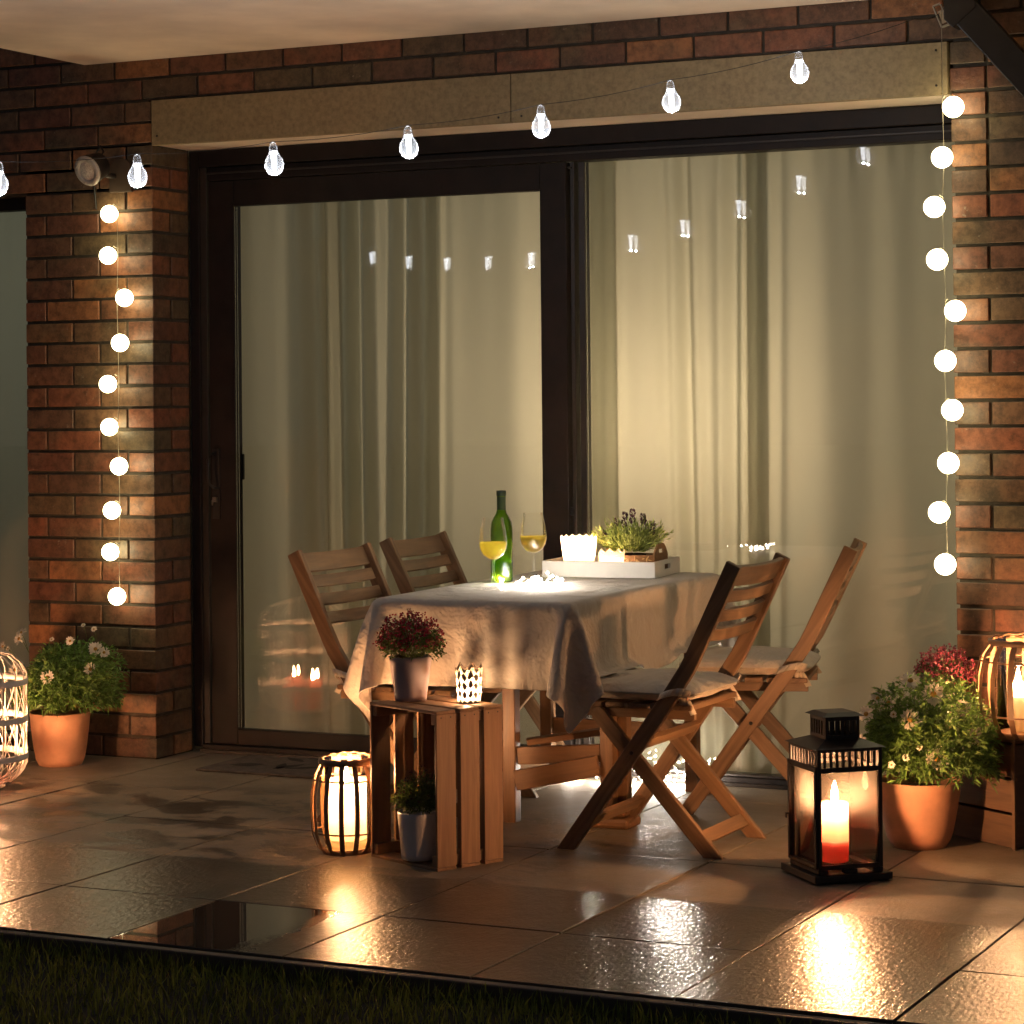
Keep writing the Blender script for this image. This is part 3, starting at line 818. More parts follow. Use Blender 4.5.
for i, ((x, y), a, lab) in enumerate(CH):
    c = ch0 if i == 0 else copy_tree(ch0)
    c.location = (x, y, 0); c.rotation_euler = (0, 0, a)
    tag(c, lab, 'chair', 'folding chairs around the table'); chairs.append(c)

# cushions
def make_cushion():
    root = empty('seat_cushion')
    m = MB(); nx, ny = 26, 26; top = []; 
    def f(u, v, s):
        e = (1 - abs(2 * u - 1) ** 3.2) * (1 - abs(2 * v - 1) ** 3.2)
        h = .040 * max(e, 0) ** .5
        for bu in (.3, .7):
            for bv in (.3, .7):
                h -= .018 * math.exp(-(((u - bu) ** 2 + (v - bv) ** 2) / .004))
        h += .003 * math.sin(u * 19 + v * 5) * math.sin(v * 15 + 1) * (e > .1)
        return max(h, .003) * s
    for s in (1, -1):
        b = len(m.v)
        for i in range(nx + 1):
            for j in range(ny + 1):
                u, v = i / nx, j / ny
                rr = 1 - .05 * abs(2 * u - 1) ** 4 * abs(2 * v - 1) ** 4
                m.v.append((-.025 + .44 * .5 + (.44 * (u - .5)) * rr, (.425 * (v - .5)) * rr, .032 + f(u, v, 1 if s > 0 else -.85)))
        for i in range(nx):
            for j in range(ny):
                q = [b + i * (ny + 1) + j, b + (i + 1) * (ny + 1) + j, b + (i + 1) * (ny + 1) + j + 1, b + i * (ny + 1) + j + 1]
                uvq = [((k - b) // (ny + 1) / nx * .44, (k - b) % (ny + 1) / ny * .42) for k in q]
                if s < 0: q = q[::-1]; uvq = uvq[::-1]
                m.f.append(tuple(q)); m.uv.append(uvq); m.sm.append(True); m.col.append((.5, .5, .5))
    m.build('cover', M['cushion'], root)
    m = MB(); pts = []
    for k in range(40):
        a = 2 * PI * k / 40; cx, sy = math.cos(a), math.sin(a)
        q = lambda t: math.copysign(abs(t) ** .25, t)
        pts.append((.195 + .214 * q(cx), .206 * q(sy), .032))
    m.tube(pts, .0045, 6, closed=True); m.build('piping', M['cushion'], root)
    for s in (-1, 1):
        m = MB(); y = s * .2
        # a flat fabric tie looped around the leg
        P = []
        for k in range(11):
            a = -.4 + (2 * PI - .9) * k / 10
            P.append(Vector((.352 + .046 * math.cos(a), y + s * .008 + .034 * math.sin(a) * s, .034 + .010 * math.sin(a * 1.5))))
        for k in range(10):
            a, b = P[k], P[k + 1]
            w = Vector((0.006, 0, .011))
            m.face([a - w, b - w, b + w, a + w], [(0, 0), (.02, 0), (.02, .02), (0, .02)], True)
        e = P[-1]
        for q, L in ((.02, .07), (-.015, .055)):
            a, b = e, e + Vector((q + .02, s * .012, -L)); w = Vector((.009, 0, 0.003))
            m.face([a - w, a + w, b + w, b - w], [(0, 0), (.02, 0), (.02, .06), (0, .06)], True)
        m.build('tie', M['cushion'], root, solid=.003)
    return root
cu0 = make_cushion()
CL = ['beige tufted seat cushion tied to the near right chair', 'beige tufted seat cushion tied to the chair behind the near right one', 'beige tied cushion on the left chair, half under the tablecloth']
for i in range(3):
    c = cu0 if i == 0 else copy_tree(cu0)
    (x, y), a, _ = CH[i]
    c.location = (x, y, .444); c.rotation_euler = (0, 0, a)
    tag(c, CL[i], 'cushion', 'seat cushions on the chairs')

# ------------------------------------------------------------------ table
TC = Vector((1.89, -.475)); TH = .03; TWd, TLn, TZ = .66, 1.34, .738
tb = empty('dining_table', (TC.x, TC.y, 0), TH, 'wooden gateleg table under the beige cloth', 'table')
m = MB()
for k in range(6):
    x = -TWd / 2 + .004 + k * .1092; m.box(x, x + .105, -TLn / 2 + .004, TLn / 2 - .004, TZ - .022, TZ, axis=1)
m.build('tabletop', M['tablewood'], tb, bevel=.003)
tw = M['tablewood']
def leg(x, y): mm = MB(); mm.box(x - .022, x + .022, y - .022, y + .022, 0, TZ - .024, axis=2); return mm.build('leg', tw, tb, bevel=.003)
for x, y in ((-.27, -.20), (.262, -.20), (.290, -.150), (-.27, .55), (.27, .55), (-.063, -.225)): leg(x, y)
part('apron', tw, tb, [(-.247, .24, -.21, -.19, TZ - .1, TZ - .024), (-.25, .25, .54, .56, TZ - .1, TZ - .024), (-.28, -.26, -.177, .527, TZ - .1, TZ - .024), (.25, .27, -.13, .527, TZ - .1, TZ - .024)])
m = MB(); m.beam((-.04, -.225, .212), (.239, -.205, .232), (0, 0, 1), .056, .022); m.build('rail', tw, tb, bevel=.003)
m = MB(); m.beam((-.04, -.245, .135), (.239, -.228, .195), (0, 0, 1), .064, .022); m.build('rail', tw, tb, bevel=.003)
m = MB(); m.beam((-.03, -.18, .25), (.25, -.05, .29), (0, 1, 0), .09, .02); m.build('shelf_board', tw, tb, bevel=.003)
m = MB(); m.box(-.247, .247, .54, .56, .17, .23); m.build('rail', tw, tb, bevel=.003)
m = MB()
m.box(.20, .345, -.25, -.13, .0, .035); m.box(.215, .33, -.235, -.145, .036, .07); m.build('foot', tw, tb, bevel=.012)

# ---- tablecloth: a small cloth relaxation over the table top and the cushions
def simulate_cloth():
    dx = .0235; dropx, dropy = .255, .26
    nx = int(round((TWd + 2 * dropx) / dx)) + 1; ny = int(round((TLn + 2 * dropy) / dx)) + 1
    X = np.linspace(-(nx - 1) / 2, (nx - 1) / 2, nx) * dx; Y = np.linspace(-(ny - 1) / 2, (ny - 1) / 2, ny) * dx
    P = np.zeros((nx, ny, 3)); P[..., 0] = X[:, None] + .004; P[..., 1] = Y[None, :]; P[..., 2] = TZ + .006
    rs = np.random.RandomState(3)
    P[..., 2] += rs.rand(nx, ny) * .004; P[..., :2] += (rs.rand(nx, ny, 2) - .5) * .005
    V = np.zeros_like(P)
    hx, hy = TWd / 2 + .006, TLn / 2 + .006; top = TZ + .004
    # cushions as boxes in table coordinates
    boxes = []
    ca, sa = math.cos(-TH), math.sin(-TH)
    for (x, y), a, _ in CH[:3]:
        cx = x + .195 * math.cos(a); cy = y + .195 * math.sin(a)
        lx, ly = cx - TC.x, cy - TC.y
        boxes.append((lx * ca - ly * sa, lx * sa + ly * ca, .21, .205, .515))
    pin = (np.abs(P[..., 0]) < hx - .012) & (np.abs(P[..., 1]) < hy - .012)
    PX = P[pin].copy(); PX[:, 2] = top
    def cons(A, B, L, k):
        d = B - A; l = np.sqrt((d * d).sum(-1, keepdims=True)) + 1e-9
        c = d * (.5 * k * (l - L) / l)
        A += c; B -= c
    def sets(P):
        out = []
        for s in (0, 1):
            n = (nx - 1 - s + 1) // 2
            out.append((P[s:nx - 1:2], P[s + 1:nx:2], dx, 1.0)); out.append((P[:, s:ny - 1:2], P[:, s + 1:ny:2], dx, 1.0))
        for s in (0, 1):
            out.append((P[s:nx - 1:2, :-1], P[s + 1:nx:2, 1:], dx * 2 ** .5, .45)); out.append((P[s:nx - 1:2, 1:], P[s + 1:nx:2, :-1], dx * 2 ** .5, .45))
        for s in range(4):
            a = P[s:nx - 2:4]; b = P[s + 2:nx:4]; n = min(len(a), len(b)); out.append((a[:n], b[:n], 2 * dx, .05))
            a = P[:, s:ny - 2:4]; b = P[:, s + 2:ny:4]; n = min(a.shape[1], b.shape[1]); out.append((a[:, :n], b[:, :n], 2 * dx, .05))
        return out
    def collide(P):
        x, y, z = P[..., 0], P[..., 1], P[..., 2]
        ins = (np.abs(x) < hx) & (np.abs(y) < hy)
        a = ins & (z < top) & (z > top - .04)
        z[a] = top
        b = ins & (z <= top - .04) & (z > top - .5)
        if b.any():
            ddx = hx - np.abs(x); ddy = hy - np.abs(y)
            px = b & (ddx < ddy); py = b & ~(ddx < ddy)
            x[px] = np.sign(x[px]) * hx; y[py] = np.sign(y[py]) * hy
        for cx, cy, wx, wy, zt in boxes:
            q = (np.abs(x - cx) < wx) & (np.abs(y - cy) < wy) & (z < zt) & (z > zt - .07)
            z[q] = zt
        np.maximum(z, .02, out=z)
        return a
    dt = 1 / 110
    for step in range(380):
        V[..., 2] -= 9.8 * dt; V *= .985
        Q = P + V * dt
        S = sets(Q)
        for it in range(9):
            for A, B, L, k in S: cons(A, B, L, k)
            a = collide(Q)
            Q[pin] = PX
        V = (Q - P) / dt
        V[a] *= .2
        np.clip(V, -3, 3, out=V)
        P = Q
    return P, nx, ny, X, Y
P, nx, ny, X, Y = simulate_cloth()
m = MB(); m.v = [tuple(p) for p in P.reshape(-1, 3)]
for i in range(nx - 1):
    for j in range(ny - 1):
        q = (i * ny + j, (i + 1) * ny + j, (i + 1) * ny + j + 1, i * ny + j + 1)
        m.f.append(q); m.uv.append([(X[k // ny], Y[k % ny]) for k in q]); m.sm.append(True); m.col.append((.5, .5, .5))
clo = m.build('tablecloth', M['cloth'], solid=.0016, sub=1)
clo.location = (TC.x, TC.y, 0); clo.rotation_euler = (0, 0, TH)
tag(clo, 'beige linen tablecloth hanging in folds over the table', 'tablecloth')
CT = TZ + .0068    # where things stand on the cloth

# ------------------------------------------------------------------ plants
def rdir(r):
    z = r.uniform(-1, 1); a = r.uniform(0, 2 * PI); s = math.sqrt(1 - z * z); return Vector((s * math.cos(a), s * math.sin(a), z))
def leafpoly(mb, p, d, L, w, r, bend=.3):
    d = d.normalized(); s = d.cross(rdir(r))
    if s.length < 1e-3: return
    s.normalize(); q = d * L
    c = (r.random(), r.random(), 0)
    mid = p + q * .5 + Vector((0, 0, -L * bend * .2)); tip = p + q + Vector((0, 0, -L * bend))
    mb.face([p, mid + s * w, tip, mid - s * w], c=c)
def bush(parent, c, rx, rz, n, mat, seed, L=(.015, .035), w=.0028, squash=1.0, lobes=9, name='foliage'):
    """feathery crown: shoots that radiate from the pot, each set with small leaves"""
    r = random.Random(seed); mb = MB(); c = Vector(c)
    lob = [(rdir(r), r.uniform(.58, 1.24)) for _ in range(lobes)]
    for _ in range(n):
        d = rdir(r); d.z = abs(d.z) * 1.05 - .36; d.normalize()
        k = 1.0
        for ld, lv in lob:
            t = max(0, d.dot(ld)); k += (lv - 1) * t ** 4
        rad = (r.random() ** .42) * k
        p = c + Vector((d.x * rx, d.y * rx, d.z * rz)) * rad
        up = (Vector((d.x, d.y, d.z * .8 + .45)) + rdir(r) * .55).normalized()
        for q in range(5):
            o = p + up * (q * .007)
            dd = (up + rdir(r) * .9).normalized()
            leafpoly(mb, o, dd, r.uniform(*L) * (1 - q * .08), w * r.uniform(.7, 1.3), r)
    return mb.build(name, mat, parent)
def stems(parent, c, rx, rz, n, seed, mat, rad=.0011):
    r = random.Random(seed); mb = MB(); c = Vector(c)
    for _ in range(n):
        d = rdir(r); d.z = abs(d.z); e = c + Vector((d.x * rx, d.y * rx, d.z * rz)) * r.uniform(.7, 1)
        b = c + Vector((d.x * .03, d.y * .03, -.4 * rz))
        mb.tube([b, b.lerp(e, .5) + Vector((0, 0, .01)), e], [rad * 1.6, rad * 1.3, rad], 5)
    return mb.build('stems', mat, parent)
def daisy(parent, p, nrm, r, size=.016, stem=.05):
    p = Vector(p); nrm = Vector(nrm).normalized(); size = size * 1.5
    M3 = nrm.to_track_quat('Z', 'Y').to_matrix()
    mb = MB(); n = r.randint(13, 17)
    for k in range(n):
        a = 2 * PI * k / n + r.uniform(-.08, .08); L = size * r.uniform(.85, 1.1); w = size * .17; dz = r.uniform(-.12, .22) * size
        ca, sa = math.cos(a), math.sin(a)
        q = [(size * .22, -w * .5, 0), (L * .75, -w, dz), (L, 0, dz * 1.3), (L * .75, w, dz), (size * .22, w * .5, 0)]
        mb.face([p + M3 @ Vector((x * ca - y * sa, x * sa + y * ca, z)) for x, y, z in q], c=(r.random(), 0, 0))
    f = mb.build('flower', M['petal'], parent)
    mb = MB(); mb.lathe([(.0001, .004), (size * .16, .0035), (size * .26, .001), (size * .27, -.001)], 10, p, M3); mb.hascol = True; mb.build('flower_centre', M['eye'], f)
    mb = MB(); q = p - nrm * stem + Vector((0, 0, -stem * .8)); mb.tube([p - nrm * .001, p - nrm * stem * .5 + Vector((0, 0, -stem * .2)), q], .0011, 5); mb.hascol = True; mb.build('flower_stalk', M['stem'], f)
def pot(parent, r0, r1, h, mat, rim=.008, thick=.006, soil=True, bulge=0):
    mb = MB()
    pr = [(.0001, 0), (r0, 0)]
    for k in range(1, 9):
        t = k / 8; pr.append((r0 + (r1 - r0) * (t ** (.55 if bulge else 1)) , h * t))
    pr += [(r1 - thick * .5, h + .003), (r1 - thick, h), (r1 - thick * 1.4, h * .8), (.0001, h * .8)]
    mb.lathe(pr, 44); mb.build('pot', mat, parent)
    if soil:
        mb = MB(); mb.lathe([(.0001, h * .88), (r1 - thick * 1.3, h * .86)], 30); mb.build('soil', M['soil'], parent)

# marguerite, left
p1 = empty('potted_daisy', (-.272, -.235, 0), 0, 'bushy marguerite daisy in a terracotta pot beside the white cage', 'potted plant')
pot(p1, .080, .113, .195, M['terracotta'], bulge=1)
bush(p1, (0, 0, .285), .215, .20, 2300, M['leafA'], 41, L=(.020, .046), w=.0036, lobes=14)
stems(p1, (0, 0, .27), .19, .19, 70, 5, M['stem']) ; p1.children[-1].data.attributes.new('tint', 'FLOAT_COLOR', 'CORNER') if False else None
r = random.Random(77)
VW = Vector((.44, -.9, .1))
for (dx, dz, dd, nx_, nz_, s) in ((-.165, .20, .02, -.3, .4, .017), (.075, .075, -.20, .1, .3, .020), (.165, .165, -.05, .7, .5, .019), (.185, .15, -.03, .8, .6, .015), (-.065, .10, -.17, -.1, .3, .018), (.13, .235, .0, .3, .8, .009), (.175, .095, -.1, .6, .1, .018), (-.175, .22, .05, -.2, 1, .016), (-.2, .175, -.02, -.6, .3, .014), (.02, .205, -.08, .1, .6, .007), (.09, .25, .0, .2, .9, .007), (.10, .20, -.1, .2, .4, .013), (-.15, .17, -.07, -.3, .3, .007)):
    p = Vector((dx * .9 - dd * -.0, dd + dx * .43, .27 + dz)); daisy(p1, p, Vector((nx_, -1.0, nz_)), r, s)
# marguerite, right
p2 = empty('potted_daisy', (3.145, -.61, 0), 0, 'bushy marguerite daisy in a terracotta pot beside the black lantern', 'potted plant')
pot(p2, .080, .127, .197, M['terracotta'], bulge=1)
bush(p2, (.01, 0, .285), .205, .20, 2300, M['leafA'], 43, L=(.020, .046), w=.0036, lobes=14)
stems(p2, (0, 0, .27), .17, .19, 70, 6, M['stem'])
for (dx, dz, dd, nx_, nz_, s) in ((-.125, .055, -.16, -.1, .15, .022), (.105, .015, -.19, .1, .3, .025), (.02, .125, -.15, .1, .5, .022), (.062, .19, -.06, .1, .4, .025), (.145, .15, -.06, .5, .6, .020), (-.125, .135, -.08, -.4, .5, .019), (-.02, .225, .0, .0, 1, .022), (-.07, .165, -.05, -.2, .9, .018), (-.12, .17, .02, -.3, .6, .016), (.185, .07, -.09, .9, .3, .022), (-.03, .14, -.14, 0, .5, .008), (-.02, .0, -.2, 0, .3, .008), (.02, .02, -.2, 0, .3, .008), (.06, .05, -.2, 0, .2, .007), (.19, .12, -.05, .6, .6, .009)):
    daisy(p2, Vector((dx * .95, dd + dx * .43, .27 + dz)), Vector((nx_ + .35, -1.0, nz_)), r, s)

def heather(name, loc, label, sz, h0, seed, petal, pr, potmat, ph, n=520, grp=None, leafmat=None):
    root = empty(name, loc, 0, label, 'potted plant', grp)
    pot(root, pr[0], pr[1], ph, potmat)
    bush(root, (0, 0, ph + h0 * .25), sz * .8, h0 * .55, 700, leafmat or M['leafB'], seed, L=(.009, .018), w=.0024)
    rr = random.Random(seed); mb = MB(); sm = MB(); sm.hascol = True
    for _ in range(n):
        d = rdir(rr); d.z = abs(d.z) * .9 + .05; k = rr.uniform(.72, 1.08)
        p = Vector((d.x * sz, d.y * sz, ph + h0 * .25 + d.z * h0 * .95)) * 1; p = Vector((p.x * k, p.y * k, ph + (p.z - ph) * k))
        for q in range(4):
            leafpoly(mb, p + rdir(rr) * .0028, rdir(rr), rr.uniform(.006, .010), .0034, rr, 0)
        if _ % 4 == 0: sm.tube([(p.x * .3, p.y * .3, ph), (p.x * .7, p.y * .7, (p.z + ph) / 2), tuple(p)], .0006, 4)
    mb.build('blossom', petal, root); sm.build('stems', M['stem'], root)
    return root
CZ = .458
heather('potted_heather', (1.805, -1.325, CZ), 'crimson flowered plant in a mauve pot on the near crate', .098, .115, 51, M['crimson'], (.047, .064), M['mauve'], .128)
heather('potted_heather', (1.893, -1.448, .016), 'dark leafy plant in a white pot standing inside the near crate', .066, .11, 52, leaf_mat('dull blossom', (.06, .02, .02)), (.050, .062), M['whitepot'], .135, n=70)
heather('potted_heather', (3.15, -.315, .328), 'pink flowered plant behind the right daisy and beside the cage lantern', .100, .12, 53, M['pink'], (.045, .060), M['mauve'], .10, n=620)

# ------------------------------------------------------------------ crates
def crate(loc, rz, w, d, h, label):
    """crate stood on end; open side faces local -y"""
    root = empty('wooden_crate', loc, rz, label, 'crate')
    cm = M['crate']; t = .009
    hw, hd = w / 2, d / 2
    sl = (d - 2 * .018) / 3
    for s in (-1, 1):
        x = s * (hw - t / 2)
        for k in range(3):
            y0 = -hd + k * (sl + .018)
            m = MB(); m.box(x - t / 2, x + t / 2, y0, y0 + sl, t + .001, h - t - .001, axis=2); m.build('slat', cm, root, bevel=.0015)
    slw = (w - 2 * t - 2 * .018 - .004) / 3
    for k in range(3):
        x0 = -hw + t + .002 + k * (slw + .018)
        m = MB(); m.box(x0, x0 + slw, hd - t, hd, t + .001, h - t - .001, axis=2); m.build('slat', cm, root, bevel=.0015)
    for z0 in (0, h - t):
        for k in range(3):
            y0 = -hd + k * (sl + .018)
            m = MB(); m.box(-hw, hw, y0, y0 + sl, z0, z0 + t); m.build('end_board', cm, root, bevel=.0015)
    for s in (-1, 1):
        for z in (t + .002, h - t - .032):
            m = MB(); x = s * (hw - t - .011); m.box(x - .010, x + .010, -hd + .004, hd - t - .002, z, z + .030, axis=1); m.build('batten', cm, root, bevel=.0015)
    for k in range(3):
        for q in (.25, .75):
            m = MB(); y = -hd + k * (sl + .018) + sl * q
            m.lathe([(.0001, .0008), (.0022, .0008), (.0022, 0)], 8, (hw, y, h - .02), Matrix(((0, 0, 1), (1, 0, 0), (0, 1, 0)))); m.build('nail', M['steel'], root)
    return root
N0 = Vector((2.0025, -1.539)); an = -.423
e1 = Vector((math.cos(an), math.sin(an))); e2 = Vector((-math.sin(an), math.cos(an)))
cc = N0 - e1 * .16 + e2 * .1225
crate((cc.x, cc.y, 0), an, .32, .245, CZ, 'upright pine crate with slatted sides between the floor lantern and the table')
a2 = math.radians(-34)
f1 = Vector((math.cos(a2), math.sin(a2))); f2 = Vector((-math.sin(a2), math.cos(a2)))
c2 = Vector((3.427, -.565)) - f1 * .20 + f2 * .17
cr2 = empty('wooden_crate', (c2.x, c2.y, 0), a2, 'low dark pine crate under the cage lantern at the right edge', 'crate')
for k in range(3):
    z0 = .004 + k * .104
    for s, ax in ((-1, 0), (1, 0)):
        m = MB(); m.box(-.20, .20, s * .17 - .005, s * .17 + .005, z0, z0 + .096); m.build('slat', M['darkcrate'], cr2, bevel=.0015)
for s in (-1, 1):
    m = MB(); m.box(s * .19 - .006, s * .19 + .006, -.163, .163, .004, .308, axis=1); m.build('end_board', M['darkcrate'], cr2, bevel=.0015)
m = MB(); m.box(-.21, .21, -.18, .18, .3165, .327); m.build('top_board', M['darkcrate'], cr2, bevel=.002)
m = MB(); m.box(.196, .209, -.182, -.176, 0, .315, axis=2); m.build('corner_batten', M['darkcrate'], cr2, bevel=.001)

# ------------------------------------------------------------------ cage lanterns
def candle(parent, loc, r, h, mat, flame=True, e=6.0, c=(1, .52, .24), lr=.010, fz=.012, well_=.3, glow=.008, rim=None, fk=1.0, gp=.55):
    x, y, z = loc
    well = h * well_
    hb = h - well
    mb = MB(); mb.lathe([(.0001, 0), (r, 0), (r, hb * .5), (r, hb), (.0001, hb - .002)], 28, (x, y, z)); cd = mb.build('candle', mat, parent)
    mb = MB(); mb.lathe([(r, hb + .0004), (r, h - .003), (r * .985, h), (r * .95, h - .001)], 36, (x, y, z)); mb.build('glow_rim', rim or mat, cd)  # hollow shell shaped so that the wax glows
    h = h - well + .006
    fb = z + h + well - .006 - .008
    mb = MB(); mb.tube([(x, y, z + h - .01), (x + .001, y, fb + .003)], .0012, 5); mb.build('wick', M['blackwire'], cd)
    if flame: make_flame(cd, (x, y, fb), e, fk)
    top = z + h + well - .006
    if well_ > .1: point(parent, (x, y, top - well * gp), e * glow, c, .006, 'well_glow')  # extra lamp added inside the shell to light up the wax
    return cd
def cage_lantern(loc, r, h, label, e, n=14, rz=0, slat=.015, cr=.034, chh=.16, coff=0, cw=.3, cg=.008):
    root = empty('cage_lantern', loc, rz, label, 'lantern')
    prof = [(.64, 0), (.82, .07), (.96, .22), (1.0, .42), (.985, .62), (.90, .82), (.72, .955), (.66, 1.0)]
    m = MB()
    for k in range(n):
        a = 2 * PI * k / n; d = Vector((math.cos(a), math.sin(a), 0)); s = Vector((-math.sin(a), math.cos(a), 0))
        b = len(m.v)
        sub = []
        for i in range(len(prof) - 1):
            for q in (0, .5): sub.append(tuple(prof[i][j] * (1 - q) + prof[i + 1][j] * q for j in (0, 1)))
        sub.append(prof[-1])
        for pr_, pz in sub:
            for dr in (0, -.0022):
                for sd in (-1, 1):
                    m.v.append(tuple(d * (pr_ * r + dr) + s * sd * slat / 2 + Vector((0, 0, pz * h))))
        for i in range(len(sub) - 1):
            o = b + i * 4
            for q in ((0, 1, 5, 4), (1, 3, 7, 5), (3, 2, 6, 7), (2, 0, 4, 6)):
                m.f.append(tuple(o + t for t in q)); m.uv.append([(i * .02 + k, 0), (i * .02 + k, .015), (i * .02 + .02 + k, .015), (i * .02 + .02 + k, 0)]); m.sm.append(False); m.col.append((.5, .5, .5))
        for o in (b, b + (len(sub) - 1) * 4):
            m.f.append((o, o + 1, o + 3, o + 2)); m.uv.append([(0, 0)] * 4); m.sm.append(False); m.col.append((.5, .5, .5))
    m.build('slats', M['bamboo'], root)
    for rr, zz, tr in ((1.0 * r - .006, .23 * h, .0028), (1.0 * r - .010, .78 * h, .0028)):
        m = MB(); m.tube([(rr * .965 * math.cos(2 * PI * i / 40), rr * .965 * math.sin(2 * PI * i / 40), zz) for i in range(40)], tr, 6, closed=True); m.build('hoop', M['bamboo'], root)
    for zz, k_ in ((.97 * h, .69), (.005 * h + .004, .60)):
        m = MB(); rr = r * k_
        m.lathe([(rr + .006, -.009), (rr + .010, 0), (rr + .006, .009), (rr - .003, .008), (rr - .003, -.008), (rr + .006, -.009)], 44, (0, 0, zz)); m.build('rim', M['bamboo'], root)
    m = MB(); m.lathe([(.0001, .010), (r * .60, .010)], 40); m.build('base_plate', M['bamboo'], root)
    m = MB(); gr_ = r * .60; m.lathe([(gr_ * .9, .014), (gr_, .03), (gr_, h * .96), (gr_ * 1.02, h * 1.0)], 40); m.build('glass_cylinder', M['glass'], root)
    # rope handle folded to the back
    m = MB(); pts = []
    for k in range(15):
        a = PI * k / 14; pts.append((r * .74 * math.cos(a), r * .74 * math.sin(a) * .9, h * .97 + .012 * math.sin(a) + .004 * (k % 2)))
    m.tube(pts, .003, 5); m.build('handle', M['bamboo'], root)
    candle(root, (coff, 0, .012), cr, chh, M['waxwhite'], e=e, well_=cw, glow=cg)
    return root
L1 = cage_lantern((1.605, -1.365, 0), .109, .282, 'lit bamboo cage lantern on the paving left of the pine crate', 15.0, rz=.15, cr=.060, chh=.205, cw=.86, cg=.05)
L2 = cage_lantern((3.445, -.475, .328), .155, .29, 'lit bamboo cage lantern on the low crate at the right edge', 13.0, n=16, rz=.3, slat=.017, cr=.019, chh=.15, coff=-.028)

